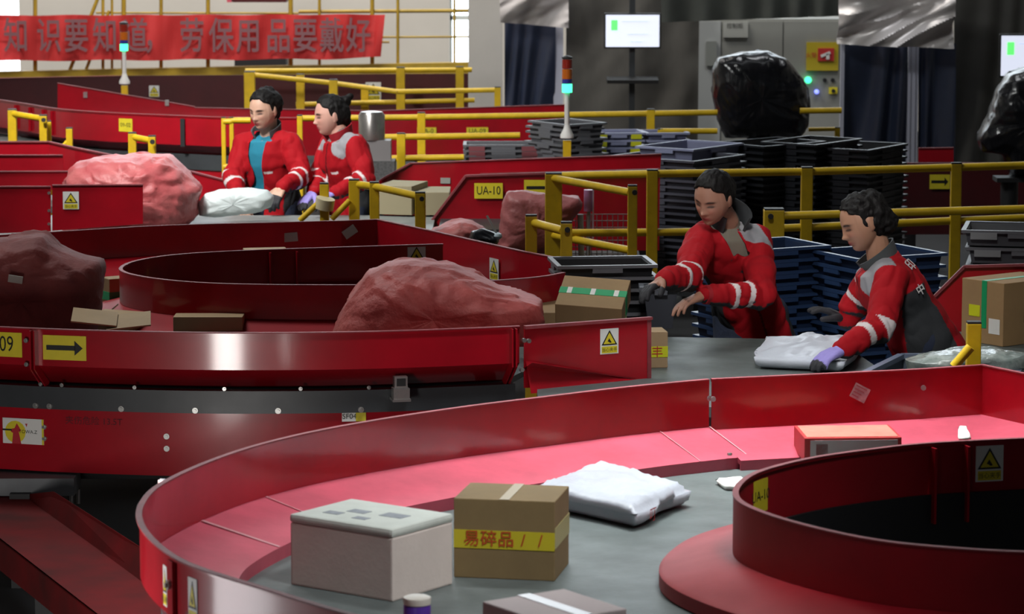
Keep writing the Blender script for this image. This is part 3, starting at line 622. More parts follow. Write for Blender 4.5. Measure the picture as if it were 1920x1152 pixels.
rail('low yellow guard frame of two stub posts standing behind the pink sack', [(248, 250, 300, 20.6, 15), (285, 256, 300, 20.5, 14)], [((250, 257, 20.6), (284, 264, 20.5))], caps=[(286, 266, 20.45, .016)])
# ---- mezzanine rail with the banner
YB = 30.0
mz = thing('mezzanine_railing', 'tall yellow railing and beam behind the red banner at the upper left', 'railing', (aty(400, 100, YB).x, YB, 0))
DY = mat('dull_yellow_paint', (.42, .27, .02), .5, 0, .3, 6)
for (x0, y0, x1, y1, wd) in ((66, -10, 66, 140, 8), (232, -10, 232, 140, 9), (193, -10, 193, 132, 6), (210, -10, 210, 132, 5), (302, -10, 302, 128, 7), (390, -10, 390, 128, 8), (545, -10, 545, 125, 9), (599, -10, 599, 122, 6), (698, -10, 698, 120, 8), (746, -10, 746, 120, 6), (852, -10, 852, 120, 5), (130, 134, 186, -10, 7), (160, 134, 205, 20, 6)):
    a, b = aty(x0, y0, YB + .08), aty(x1, y1, YB + .08); MB().tube(a, b, wd / 400, 10).build('upright' if x0 == x1 else 'brace', DY, mz, smooth=True)
for (x0, y0, x1, y1, wd) in ((560, 22, 880, 20, 7), (0, 78, 730, 79, 4), (640, 70, 880, 69, 4), (180, 24, 560, 25, 4)):
    MB().tube(aty(x0, y0, YB + .1), aty(x1, y1, YB + .1), wd / 400, 8).build('rail_tube', DY, mz, smooth=True)
a = aty(-60, 147, YB); b = aty(240, 126, YB); c = aty(882, 117, YB); d = aty(882, 138, YB)
MB().prism([aty(-60, 136, YB), aty(190, 130, YB), c, d, aty(240, 143, YB), aty(-60, 153, YB)], (0, .12, 0)).build('beam', DY, mz)
for px in (-40, 400, 860): q = aty(px, 140, YB + .06); MB().box((q.x, q.y, q.z / 2 - .05), (.12, .1, q.z)).build('column_post', DARK, mz)
rb = thing('steel_box_beam', 'dark red square block above and below the banner between two yellow uprights', 'beam', (aty(486, 10, 31).x, 31, 0))
MB().box((aty(486, 10, 31).x, 31.2, 1.95), (.52, .3, .9)).build('beam_block', mat('dark_red_steel', (.07, .003, .006), .5, 0, .3, 4), rb)
MB().box((aty(486, 10, 31).x, 31.2, .62), (.5, .3, 1.24)).build('beam_post', DARK, rb)
MB().box((aty(429, 10, 31).x, 31.2, 1.95), (.045, .3, .9)).build('beam_flange', REDW, rb)
# banner: a sagging cloth strip
BAN = D.materials.new('red_banner_cloth'); BAN.use_nodes = True; nt = BAN.node_tree; pb = nt.nodes['Principled BSDF']
pb.inputs['Base Color'].default_value = (.60, .035, .035, 1); pb.inputs['Roughness'].default_value = .6
tr = nt.nodes.new('ShaderNodeBsdfTransparent'); tr.inputs[0].default_value = (.9, .25, .25, 1); mxs = nt.nodes.new('ShaderNodeMixShader'); mxs.inputs[0].default_value = .22
nt.links.new(pb.outputs[0], mxs.inputs[1]); nt.links.new(tr.outputs[0], mxs.inputs[2]); nt.links.new(mxs.outputs[0], nt.nodes['Material Output'].inputs[0])
nx, nz = 120, 10; g = []
def banpt(u, v):
    x = -90 + (722 + 90) * u - (8 * v if u > .98 else 0)
    yt = 29 - 2 * u + math.sin(u * 40) * .8; yb = 115 - 5 * u - 6 * max(0, u - .9) * 10 * .5 + math.sin(u * 31) * 1.2
    return aty(x, yt + (yb - yt) * v, YB - .06 + .02 * math.sin(u * 60 + v * 3) + .012 * math.sin(u * 150))
mb = MB(); vs_ = [banpt(i / nx, j / nz) for i in range(nx + 1) for j in range(nz + 1)]
vb = [v + Vector((0, .003, 0)) for v in vs_]
fs = []
for i in range(nx):
    for j in range(nz):
        k = i * (nz + 1) + j; fs.append((k, k + 1, k + nz + 2, k + nz + 1))
N_ = len(vs_)
mb.add(vs_ + vb, fs + [tuple(i + N_ for i in f[::-1]) for f in fs])
bn = tag(mb.build('banner', BAN, smooth=True), 'long red cloth banner with grey Chinese characters tied to the yellow railing', 'banner')
for ch, cx_ in zip('防护知识要知道，劳保用品要戴好', (-80, -25, 30, 92, 143, 197, 254, 293, 360, 415, 466, 522, 572, 622, 672)):
    p = aty(cx_, 71, YB - .10); mb = MB(); text_into(mb, ch, .34, frame(p, (0, -1, 0)), 0, 0.0, .70, .012); mb.build('banner_character', mat('faded_grey_lettering', (.20, .085, .095), .7), bn)
# ================================================================== BACKGROUND RIGHT
def cloth(name, label, cat, pix, Y, m, amp=.03, folds=9, seed=0, diag=0.0, nx=60, nz=24, crum=0.0, parent=None, th=.006):
    # pix: tl, tr, br, bl ; hanging cloth with folds
    tl, tr_, br, bl = [aty(x, y, Y) for x, y in pix]
    fr = []
    for i in range(nx + 1):
        for j in range(nz + 1):
            u, v = i / nx, j / nz
            p = tl.lerp(tr_, u).lerp(bl.lerp(br, u), v)
            dy = amp * (.3 + .7 * v) * math.sin((u + diag * v) * folds * 6.283 + seed + 1.7 * math.sin(u * 5 + seed)) + crum * noise.noise(Vector((u * 2.5 + v * 1.2 + seed, v * 1.5, seed))) + crum * .35 * abs(noise.noise(Vector((u * 4 + v * 4, seed, v * 2)))) 
            fr.append(p + Vector((0, dy, 0)))
    n_ = len(fr); bk = [p + Vector((0, th, 0)) for p in fr]; f1 = []
    for i in range(nx):
        for j in range(nz):
            k = i * (nz + 1) + j; f1.append((k, k + 1, k + nz + 2, k + nz + 1))
    f2 = [tuple(a + n_ for a in f[::-1]) for f in f1]
    bd = [i * (nz + 1) for i in range(nx + 1)]; be = [i * (nz + 1) + nz for i in range(nx + 1)]
    lf = list(range(nz + 1)); rt = [nx * (nz + 1) + j for j in range(nz + 1)]; f3 = []
    for L in (bd, be, lf, rt):
        for a, b in zip(L, L[1:]): f3.append((a, b, b + n_, a + n_))
    mb = MB(); mb.add(fr + bk, f1 + f2 + f3); o = mb.build(name, m, parent, smooth=True)
    return tag(o, label, cat) if parent is None else o
TARP = mat('dark_grey_tarp', (.10, .092, .080), .75, 0, .45, 1.6, .05, 6, stretch=(1.6, 1, .6))
NAVY = mat('dark_plastic_curtain', (.028, .036, .066), .3, 0, .3, 3, .05, 10)
SILV = mat('silver_fabric', (.70, .66, .65), .36, .25, .15, 3, .1, 14)
CREAM = mat('pale_cloth', (.50, .46, .45), .6, .1, .12, 4, .1, 10)
cloth('tarp', 'big dark grey tarp hanging behind the left monitor', 'tarp', [(1062, -30), (1312, -30), (1308, 300), (1060, 300)], 28.4, TARP, .015, 3, 1, .1, crum=.05)
cloth('tarp', 'dark drape hanging across the top of the grey control cabinet', 'tarp', [(1240, -30), (1580, -30), (1576, 30), (1240, 42)], 27.9, mat('dark_green_tarp', (.045, .05, .042), .7, 0, .4, 4), .03, 6, 2)
cloth('tarp', 'dark grey brown tarp at the right edge behind the second monitor', 'tarp', [(1789, -30), (1980, -30), (1980, 345), (1787, 345)], 26.2, mat('brown_grey_tarp', (.055, .052, .045), .7, 0, .35, 2.5, .08, 12), .03, 4, 3, .2)
cloth('curtain', 'pale crumpled cloth flap above the dark doorway right of the column', 'curtain', [(936, -30), (1066, -30), (1066, 52), (938, 43)], 28.0, CREAM, .02, 2, 4, .5, crum=.12)
cloth('curtain', 'dark plastic curtain in the doorway beside the plaster column', 'curtain', [(946, 40), (1042, 40), (1040, 260), (946, 260)], 28.3, NAVY, .03, 3, 5, .3)
cloth('curtain', 'shiny crumpled silver curtain hanging at the upper right', 'curtain', [(1575, -30), (1791, -30), (1790, 92), (1572, 84)], 25.6, SILV, .03, 2, 8, .8, crum=.30, nx=90, nz=40)
cloth('curtain', 'left dark navy plastic curtain under the silver curtain', 'curtain', [(1578, 78), (1702, 80), (1702, 420), (1580, 420)], 25.9, NAVY, .07, 2.4, 2, .35, nx=80)
cloth('curtain', 'right dark navy plastic curtain strip under the silver curtain', 'curtain', [(1722, 80), (1792, 82), (1790, 400), (1722, 400)], 25.9, NAVY, .05, 2, 6, .2)
pst = thing('door_post', 'white aluminium post between the two navy curtains', 'post', (aty(1711, 200, 25.9).x, 25.9, 0))
PALE = mat('white_aluminium', (.55, .56, .66), .4, .2)
x = aty(1711, 200, 25.9).x; MB().box((x, 25.92, 1.5), (.085, .06, 3.0)).build('post_body', PALE, pst)
for dx in (-.02, .02): MB().box((x + dx, 25.885, 1.5), (.006, .01, 3.0)).build('groove', mat('grey_groove', (.3, .3, .36), .5), pst)
x = aty(1579, 200, 25.8).x; ps2 = thing('door_post', 'thin white edge post at the left side of the navy curtain', 'post', (x, 25.85, 0)); MB().box((x, 25.83, 1.2), (.03, .04, 2.4)).build('post_body', PALE, ps2); MB().box((x, 25.83, .01), (.12, .12, .02)).build('post_foot', PALE, ps2)
x = aty(1047, 120, 28.35).x; ps3 = thing('door_post', 'pale lilac door jamb right of the dark doorway curtain', 'post', (x, 28.35, 0)); MB().box((x, 28.35, 1.5), (.085, .06, 3.0)).build('post_body', PALE, ps3); MB().box((x, 28.35, .01), (.14, .12, .02)).build('post_foot', PALE, ps3)
# grey control cabinet
YCB = 28.8
cb = thing('control_cabinet', 'large grey electrical control cabinet with green and blue lamps behind the black bag', 'cabinet', (aty(1440, 200, YCB).x, YCB, 0))
GCAB = mat('grey_cabinet_paint', (.27, .27, .245), .5, 0, .1, 3)
xa, xb, xc, xd = [aty(px, 100, YCB).x for px in (1308, 1352, 1468, 1600)]
zt = aty(1400, 36, YCB).z
MB().box(((xa + xd) / 2, YCB + .3, zt / 2), (xd - xa, .55, zt)).build('body', GCAB, cb)
LG = mat('light_grey_paint', (.40, .41, .40), .5)
MB().box(((xa + xb) / 2, YCB + .01, zt / 2), (xb - xa - .01, .03, zt - .04)).build('door', LG, cb)
for u, v in ((xb, xc), (xc, xd)): MB().box(((u + v) / 2, YCB + .01, zt / 2), (v - u - .012, .03, zt - .04)).build('door', GCAB, cb)
def cbox(px0, py0, px1, py1, nm, m, dy=-.02, t=.02):
    a = aty(px0, py0, YCB); b = aty(px1, py1, YCB); o = MB().box(((a + b) / 2 + Vector((0, dy, 0))), (b.x - a.x, t, a.z - b.z)).build(nm, m, cb); return o
cbox(1324, 77, 1343, 123, 'vent_panel', mat('grey_vent', (.24, .25, .23), .6))
cbox(1356, 42, 1402, 70, 'name_plate', mat('pale_plate', (.36, .36, .33), .6))
mb = MB(); text_into(mb, 'CONTROL CABINET'[:0] + '控制柜', .05, frame(aty(1378, 49, YCB - .035), (0, -1, 0))); mb.build('plate_lettering', BLACK, cb)
fs_ = cbox(1512, 79, 1571, 132, 'fire_notice', mat('dull_yellow', (.50, .38, .02), .5)); 
cbox(1533, 90, 1563, 114, 'fire_symbol', mat('sign_red', (.50, .03, .03), .5), -.035, .01)
p = aty(1548, 102, YCB - .045); mb = MB(); mb.box(p, (.09, .004, .025), basis(0, 0, -.4)); mb.box(p + Vector((.02, 0, -.02)), (.03, .004, .05)); mb.build('fire_emblem', WHITE, cb)
mb = MB(); text_into(mb, '火警', .05, frame(aty(1521, 104, YCB - .035), (0, -1, 0)) @ Matrix.Rotation(0, 4, 'Z')); mb.build('notice_lettering', mat('sign_red', (.5, .03, .03)), cb)
def lamp(px, py, Y, r, col, nm, parent, es=6):
    m = mat('lit_' + nm, col, .3, emit=col, es=es); p = aty(px, py, Y)
    o = MB().lathe(p, [(r, 0), (r, .02), (r * .7, .035), (r * .2, .04)], 14, 0, basis(0, math.pi / 2)).build(nm, m, parent, smooth=True); return o
lamp(1515, 150, YCB - .02, .03, (.05, 1, .35), 'green_lamp', cb, 1.8)
lamp(1531, 172, YCB - .02, .02, (.18, .22, 1), 'blue_lamp', cb, 1.5)
for px in (1546, 1561): p = aty(px, 150, YCB - .01); MB().tube(p, p + Vector((0, -.03, 0)), .018, 12).build('push_button', BLACK, cb, smooth=True)
p = aty(1562, 170, YCB - .02); MB().box(p, (.075, .02, .06)).build('switch_plate', LYEL, cb); MB().tube(p, p + Vector((0, -.05, 0)), .017, 12).build('rotary_switch', BLACK, cb, smooth=True)
# monitors
SCR = mat('lit_screen', (.8, .85, 1), .3, emit=(.80, .84, 1.0), es=.50)
def monitor(px0, py0, px1, py1, Y, label, post=True):
    a = aty(px0, py0, Y); b = aty(px1, py1, Y); c = (a + b) / 2; w_ = b.x - a.x; h_ = a.z - b.z
    t = thing('monitor', label, 'monitor', (c.x, Y, 0))
    MB().box(c + Vector((0, .02, 0)), (w_ + .03, .035, h_ + .03), None, 0, .006).build('bezel', BLACK, t)
    s = MB().box(c, (w_, .006, h_)).build('screen', SCR, t)
    MB().box(c + Vector((-w_ * .34, -.004, h_ * .18)), (w_ * .12, .003, h_ * .32)).build('screen_icon', mat('lit_icon', (.1, .8, .15), .4, emit=(.12, .85, .16), es=.8), s)
    mb = MB(); 
    for k, (dx, dz, ww) in enumerate(((.05, .30, .5), (.1, -.1, .4), (.08, -.34, .22))): mb.box(c + Vector((w_ * dx, -.004, h_ * dz)), (w_ * ww, .003, h_ * .03))
    text_into(mb, '05 : 52 : 41', h_ * .13, frame(c + Vector((w_ * .1, -.005, -h_ * .32)), (0, -1, 0)))
    mb.build('screen_text', mat('screen_grey', (.3, .35, .5), .4, emit=(.45, .50, .65), es=.8), s)
    MB().box((c.x, Y + .09, (c.z) / 2 + .15), (.05, .05, c.z + .3)).build('stand_pole', STEEL if not post else FRAME, t)
    z = c.z - .42
    MB().box((c.x, Y - .02, z), (.44, .2, .03), basis(0, .1)).build('keyboard_shelf', BLACK, t)
    MB().box((c.x, Y + .05, .015), (.4, .35, .03)).build('stand_base', BLACK, t)
monitor(1136, 28, 1236, 88, 27.5, 'lit white monitor on a stand in front of the dark grey tarp')
monitor(1878, 67, 1986, 142, 25.2, 'lit white monitor cut by the right edge of the photo')
# signal towers
def tower(px, ytop, ylow, Y, label, z0):
    b = aty(px, ylow, Y); top = aty(px, ytop, Y); S = Y / FPX
    t = thing('signal_tower', label, 'signal light', (b.x, Y, z0))
    H = top.z - b.z; x = b.x
    MB().box((x, Y, z0 + (b.z + .15 * H - z0) / 2), (.05, .05, b.z + .2 * H - z0)).build('mounting_post', YEL, t)
    MB().lathe((x, Y, b.z + .2 * H), [(.042, 0), (.042, .02), (.022, .06), (.018, .08)], 14).build('pole_base', WHITE, t, smooth=True)
    MB().tube((x, Y, b.z + .2 * H + .06), (x, Y, b.z + .70 * H), .016, 12).build('pole', WHITE, t, smooth=True)
    z = b.z + .70 * H
    for nm, col, h_, em in (('green_light', (.06, 1, .40), .055, 1.6), ('blue_light', (.03, .04, .3), .03, 0), ('amber_light', (.55, .13, .01), .065, 0), ('red_light', (.28, .02, .01), .06, 0)):
        m = mat('signal_' + nm, col, .25, emit=col if em else None, es=em)
        MB().tube((x, Y, z), (x, Y, z + h_ * .96), .032, 16).build(nm, m, t, smooth=True); z += h_
    MB().lathe((x, Y, z), [(.034, 0), (.034, .012), (.01, .022)], 14).build('cap', BLACK, t, smooth=True)
tower(1063, 122, 293, 20.05, 'signal light tower with green lamp lit in front of the grey tarp', 0)
tower(234, 58, 182, 25.3, 'signal light tower with green lamp lit in front of the red banner', 0)
# ================================================================== SACKS, BAGS AND PARCELS
def inflate(pix, Y, depth, z_shift=0.0, crum=.02, seed=0, nrings=14, power=.6, sub=64, lean=0.0, fine=.0, flat_back=.8):
    # closed body whose outline seen from the front follows pix (at depth Y); rounded front and back
    P = [aty(x, y, Y) for x, y in pix]
    P2 = [Vector((p.x, p.z)) for p in P]
    Q = []
    L = [0]; n = len(P2)
    for i in range(n): L.append(L[-1] + (P2[(i + 1) % n] - P2[i]).length)
    for k in range(sub):
        d = L[-1] * k / sub; j = max(i for i in range(n) if L[i] <= d + 1e-9); t = (d - L[j]) / max(1e-9, L[j + 1] - L[j]); Q.append(P2[j].lerp(P2[(j + 1) % n], t))
    c = Vector((sum(q.x for q in Q) / sub, sum(q.y for q in Q) / sub)); zb = min(q.y for q in Q); zt_ = max(q.y for q in Q)
    vs_ = []
    R = nrings * 2
    for r in range(R + 1):
        ph = -math.pi / 2 + math.pi * r / R
        s = max(0.0, math.cos(ph)) ** power; dy = math.copysign(abs(math.sin(ph)) ** .8, ph) * depth / 2
        if dy > 0: dy *= flat_back
        for q in Q:
            x = c.x + (q.x - c.x) * s; z = c.y + (q.y - c.y) * s
            z2 = zb if z < zb else z
            v = Vector((x, Y + dy + lean * (z - zb), z2))
            nn = Vector(((q.x - c.x), dy * 1.5, (q.y - c.y))).normalized() if (abs(dy) + s) > 0 else Vector((0, 1, 0))
            wv = v + Vector((noise.noise(v * 3), noise.noise(v * 3 + Vector((5, 5, 5))), noise.noise(v * 3 + Vector((9, 1, 4))))) * .12; wv = Vector((wv.x * 1.0 + wv.z * .8, wv.y, wv.z * 1.3 - wv.x * .3)); rg_ = lambda q: max(0, 1 - abs(q) * 5); f = 1.1 * noise.noise(v * 3.2 + Vector((seed, 0, 0))) + .55 * rg_(noise.noise(Vector((wv.x * 7, wv.y * 7, wv.z * 4)) + Vector((0, seed, 0)))) - .35 * rg_(noise.noise(Vector((wv.x * 5, wv.y * 5, wv.z * 8)) + Vector((7, seed, 2)))) + .22 * rg_(noise.noise(Vector((wv.x * 15, wv.y * 15, wv.z * 9)) + Vector((seed, 3, 0))))
            w_ = crum * (1 - .75 * s ** 6 if False else 1) * (0.35 if s > .985 else 1)
            g = v + nn * f * w_
            if g.z < zb: g.z = zb
            vs_.append(g)
    fs = []
    for r in range(R):
        for k in range(sub): fs.append((r * sub + k, r * sub + (k + 1) % sub, (r + 1) * sub + (k + 1) % sub, (r + 1) * sub + k))
    mb = MB(); mb.add(vs_, fs); return mb
SACK = mat('red_woven_sack', (.52, .095, .085), .55, 0, .3, 7, .28, 55, col2=(.36, .055, .05))
SACKP = mat('pink_woven_sack', (.62, .17, .17), .42, 0, .3, 7, .25, 45, col2=(.5, .08, .09))
SACKD = mat('dark_red_woven_sack', (.22, .045, .04), .75, 0, .35, 7, .25, 50, col2=(.14, .025, .025))
o = inflate([(618, 640), (632, 600), (652, 560), (690, 510), (725, 493), (760, 490), (800, 493), (850, 500), (890, 515), (930, 535), (985, 553), (1015, 563), (1018, 590), (1000, 625), (990, 640)], 13.15, .62, crum=.026, seed=3, sub=120, nrings=26, power=.5).build('sack', SACK, smooth=2)
tag(o, 'large lumpy red woven sack on the middle loop', 'sack')
o = inflate([(-70, 640), (-70, 470), (-20, 452), (60, 441), (85, 441), (115, 466), (160, 480), (190, 486), (197, 500), (190, 560), (182, 610), (178, 640)], 13.5, .55, crum=.02, seed=11, sub=110, nrings=24, power=.45).build('sack', SACKD, smooth=2)
tag(o, 'dark red woven sack with a pale patch at the left edge', 'sack')
p = aty(29, 524, 13.17); MB().box(p, (.06, .008, .03), basis(0, 0, .15)).build('pale_patch', mat('grey_paper', (.3, .3, .27), .8), o)
o = inflate([(126, 435), (130, 330), (142, 306), (175, 296), (250, 291), (318, 291), (345, 318), (378, 352), (370, 385), (372, 402), (350, 424), (330, 435)], 18.1, .75, crum=.03, seed=21, sub=110, nrings=24, power=.5).build('sack', SACKP, smooth=2)
tag(o, 'big pale pink sack heaped beside the first far worker', 'sack')
o = inflate([(934, 472), (942, 380), (950, 358), (985, 357), (1015, 362), (1060, 366), (1085, 370), (1092, 385), (1075, 410), (1062, 440), (1055, 476)], 17.8, .3, crum=.02, seed=31, sub=90, power=.45).build('sack', mat('dull_pink_sack', (.42, .12, .12), .5, 0, .3, 7, .25, 45), smooth=2)
tag(o, 'upright dull pink sack leaning behind the yellow gate frame', 'sack')
o = inflate([(800, 438), (830, 424), (860, 415), (885, 416), (905, 425), (925, 448), (925, 465), (800, 465)], 17.0, .4, crum=.02, seed=41, sub=80, power=.5).build('sack', mat('salmon_sack', (.50, .11, .10), .55, 0, .3, 8, .25, 45), smooth=2)
tag(o, 'small crumpled salmon sack peeking over the middle loop far wall', 'sack')
o = inflate([(878, 450), (885, 434), (905, 430), (930, 437), (936, 452), (925, 470), (880, 470)], 16.75, .15, crum=.02, seed=43, sub=50, power=.6).build('bag', mat('black_plastic', (.012, .013, .016), .3, 0, 0, 1, .25, 20), smooth=True)
tag(o, 'small black plastic bundle lying on the salmon sack', 'bag')
mr = thing('mirror_stick', 'thin grey rod with a pale ball end beside the black bundle', 'rod', aty(930, 446, 16.7))
MB().tube(aty(913, 405, 16.75), aty(930, 436, 16.7), .006, 8).build('rod', STEEL, mr, smooth=True); MB().lathe(aty(934, 436, 16.7) - Vector((0, 0, .02)), [(.004, -.02), (.018, -.01), (.022, 0), (.018, .012), (.004, .02)], 12).build('ball_end', mat('pale_blue_plastic', (.5, .6, .65), .3), mr, smooth=True)
BPL = mat('black_garbage_plastic', (.008, .008, .010), .24, 0, 0, 1, .35, 7, stretch=(2.6, 1, .35))
def black_bag(pix, Y, label, seed):
    o = inflate(pix, Y, .5, crum=.018, seed=seed, sub=100, nrings=22, power=.5).build('black_bag', BPL, smooth=2); tag(o, label, 'bag')
    p = aty(sum(q[0] for q in pix) / len(pix), max(q[1] for q in pix), Y)
    t = thing('pedestal_stand', 'dark stand under the ' + ('bag behind the tall crates' if 'behind' in label else 'bag at the right edge'), 'stand', (p.x, Y, 0))
    MB().tube((p.x, Y, .02), (p.x, Y, p.z - .03), .06, 14).build('stand_column', DARK, t, smooth=True); MB().box((p.x, Y, .015), (.5, .5, .03)).build('stand_foot', DARK, t); MB().box((p.x, Y, p.z - .02), (.2, .2, .03)).build('stand_plate', DARK, t)
black_bag([(1336, 130), (1345, 108), (1390, 97), (1440, 95), (1475, 110), (1495, 135), (1515, 165), (1520, 200), (1515, 235), (1500, 258), (1360, 258), (1345, 225), (1335, 175)], 22.6, 'big black plastic bag behind the tall dark crates', 5)
black_bag([(1975, 120), (1925, 126), (1890, 140), (1868, 170), (1850, 220), (1832, 260), (1840, 284), (1880, 290), (1895, 330), (1975, 330)], 21.5, 'black plastic bag at the right edge under the monitor', 9)
# white poly parcels
POLY = mat('white_poly_mailer', (.46, .49, .54), .35, 0, .08, 5, .35, 16)
def parcel(corners, z, h, name, label, m, crum=.012, seed=0, cat='parcel', sub=22, puff=.35):
    # corners: 4 ground points (near, right, far, left)
    c = [Vector((q[0], q[1])) for q in corners]; n = sub; vs_ = []; idx = {}
    for s_ in (0, 1):
        for i in range(n + 1):
            for j in range(n + 1):
                u, v = i / n, j / n; p = c[0].lerp(c[1], u).lerp(c[3].lerp(c[2], u), v)
                e = min(u, 1 - u, v, 1 - v) * 2; q = min(1, e * 4) ** .5
                zt__ = h * (.5 + q * (.5 - puff / 2) + puff * .25 * math.sin(math.pi * u) * math.sin(math.pi * v)) if s_ else h * (.5 - .5 * q)
                nv = Vector((p.x * 9, p.y * 9, seed + s_ * 5)); zt__ += (crum * (noise.noise(nv) + .8 * (abs(noise.noise(nv * 2.3)) * 2 - .5))) * (q if s_ else 0)
                g = 1 - .08 * (1 - q); cc = (c[0] + c[2]) / 2
                pp = cc + (p - cc) * g + Vector((noise.noise(nv * .5), noise.noise(nv * .5 + Vector((9, 9, 9))))) * .02
                idx[(s_, i, j)] = len(vs_); vs_.append(Vector((pp.x, pp.y, z + max(0, zt__))))
    fs = []
    for i in range(n):
        for j in range(n):
            fs.append((idx[1, i, j], idx[1, i + 1, j], idx[1, i + 1, j + 1], idx[1, i, j + 1])); fs.append((idx[0, i, j], idx[0, i, j + 1], idx[0, i + 1, j + 1], idx[0, i + 1, j]))
    for i in range(n):
        for a, b in (((i, 0), (i + 1, 0)), ((i, n), (i + 1, n)), ((0, i), (0, i + 1)), ((n, i), (n, i + 1))): fs.append((idx[0, a[0], a[1]], idx[0, b[0], b[1]], idx[1, b[0], b[1]], idx[1, a[0], a[1]]))
    mb = MB(); mb.add(vs_, fs); bmx = mb.build(name, m, smooth=2); return tag(bmx, label, cat)
q = [atz(*p_, .78) for p_ in ((1190, 1000), (1308, 950), (1125, 902), (985, 952))]
wp = parcel([(v.x, v.y) for v in q], .781, .10, 'poly_parcel', 'white plastic parcel with a red mark behind the brown carton in the foreground', POLY, .010, 2)
M = frame(q[0].lerp(q[1], .28) + Vector((0.0, -.012, .035)), Vector(((q[1] - q[0]).y, -(q[1] - q[0]).x, 0)).normalized())
mb = MB(); text_into(mb, '叮', .05, M, 0, .0); mb.build('red_print', mat('sign_red', (.5, .03, .03)), wp)
q = [atz(*p_, .78) for p_ in ((1402, 694), (1590, 706), (1645, 648), (1430, 652))]
parcel([(v.x, v.y) for v in q], .781, .10, 'poly_parcel', 'white plastic parcel being handled by the right worker on the loading belt', mat('white_poly_sheet', (.60, .64, .72), .4, 0, .08, 5, .3, 12), .016, 7, puff=1.0)
o = inflate([(374, 404), (372, 380), (385, 363), (420, 356), (460, 353), (500, 358), (512, 370), (508, 388), (480, 399), (430, 405), (400, 407)], 18.15, .26, crum=.014, seed=51, sub=90, power=.5).build('poly_parcel', mat('white_soft_bag', (.70, .78, .78), .6, 0, .05, 5, .3, 18), smooth=2)
tag(o, 'puffy white bag on the belt in front of the first far worker', 'parcel')
# ================================================================== CARTONS
def carton(A, B, Cc, z, h, label, m, name='carton', tape=None, cat='box', bev=.003, Wl=None, Dl=None):
    # A near bottom corner, B and Cc pixels along the left and right bottom edges
    a = atz(*A, z); b = atz(*B, z); c = atz(*Cc, z)
    e1 = (b - a); e2 = (c - a); w_ = e1.length if Wl is None else Wl; e1n = e1.normalized(); e2n = Vector((-e1n.y, e1n.x, 0)); 
    if e2n.dot(e2) < 0: e2n = -e2n
    d_ = e2.dot(e2n) if Dl is None else Dl
    cen = a + e1n * w_ / 2 + e2n * d_ / 2 + Vector((0, 0, h / 2)); R = Matrix((e1n, e2n, Vector((0, 0, 1)))).transposed()
    t = thing(name, label, cat, (cen.x, cen.y, z)); 
    MB().box(cen, (w_, d_, h), R, 0, bev).build('box_body', m, t)
    return t, cen, R, w_, d_, h
def on_box(info, face, u0, u1, v0, v1, nm, m, th=.0015):
    # face: 'L' side spanned by e1 (normal -e2), 'R' side spanned by e2 (normal -e1), 'T' top. u,v in 0..1
    t, cen, R, w_, d_, h = info
    if face == 'L': c = Vector(((u0 + u1) / 2 * w_ - w_ / 2, -d_ / 2 - th / 2, (v0 + v1) / 2 * h - h / 2)); s = ((u1 - u0) * w_, th, (v1 - v0) * h)
    elif face == 'R': c = Vector((-w_ / 2 - th / 2, (u0 + u1) / 2 * d_ - d_ / 2, (v0 + v1) / 2 * h - h / 2)); s = (th, (u1 - u0) * d_, (v1 - v0) * h)
    else: c = Vector(((u0 + u1) / 2 * w_ - w_ / 2, (v0 + v1) / 2 * d_ - d_ / 2, h / 2 + th / 2)); s = ((u1 - u0) * w_, (v1 - v0) * d_, th)
    return MB().box(cen + R @ c, s, R).build(nm, m, t)
FOAM = mat('foam_box_side', (.66, .58, .52), .75, 0, .12, 5, .05, 60); FOAMT = mat('foam_box_lid', (.58, .62, .56), .7, 0, .15, 9, .05, 60)
wf = carton((736, 1130), (545, 1097), (860, 1098), .78, .185, 'off-white foam box with stained lid on the foreground belt', FOAM, 'foam_box', bev=.006)
lidc = wf[1] + Vector((0, 0, wf[5] / 2 + .012)); MB().box(lidc, (wf[3] + .004, wf[4] + .004, .026), wf[2], 0, .010).build('lid', FOAMT, wf[0])
for (u, v, s_) in ((.3, .55, .05), (.62, .5, .04), (.45, .25, .03), (.75, .3, .035)):
    MB().box(wf[1] + wf[2] @ Vector(((u - .5) * wf[3], (v - .5) * wf[4], wf[5] / 2 + .0255)), (s_ * 1.6, s_, .0012), wf[2]).build('ink_smudge', mat('grey_smudge', (.30, .33, .36), .8, 0, .3, 60), wf[0])
DYL = mat('yellow_packing_tape', (.52, .44, .02), .35)
bc = carton((1040, 1091), (851, 1083), (1080, 1058), .78, .236, 'brown carton with yellow and red printed tape beside the foam box', mat('dark_cardboard', (.22, .15, .062), .8, 0, .2, 5, .03, 60), 'carton')
on_box(bc, 'T', .45, .55, 0, 1, 'top_tape', mat('tan_pack_tape', (.30, .22, .10), .4))
ty = on_box(bc, 'L', 0, 1, .38, .61, 'printed_tape', DYL); ty2 = on_box(bc, 'R', 0, 1, .40, .66, 'printed_tape', mat('pale_yellow_tape', (.38, .34, .12), .4))
for k, ch in enumerate('易碎品//'):
    mb = MB()
    c = bc[1] + bc[2] @ Vector(((.82 - k * .17 - .5) * bc[3] , -bc[4] / 2 - .0035, (.495 - .5) * bc[5])); nrm = bc[2] @ Vector((0, -1, 0))
    text_into(mb, ch, .05, frame(c, nrm), 0, .0, 1, .01)
    mb.build('tape_character', mat('tape_red_ink', (.42, .06, .01), .5), bc[0])
a = atz(912, 1127, .95); b = atz(1065, 1103, .95); c = atz(1168, 1143, .95)
e1 = (a - b); e2 = (c - b); cen = b + e1 / 2 + e2 / 2; R = Matrix((e1.normalized(), Vector((-e1.normalized().y, e1.normalized().x, 0)), Vector((0, 0, 1)))).transposed()
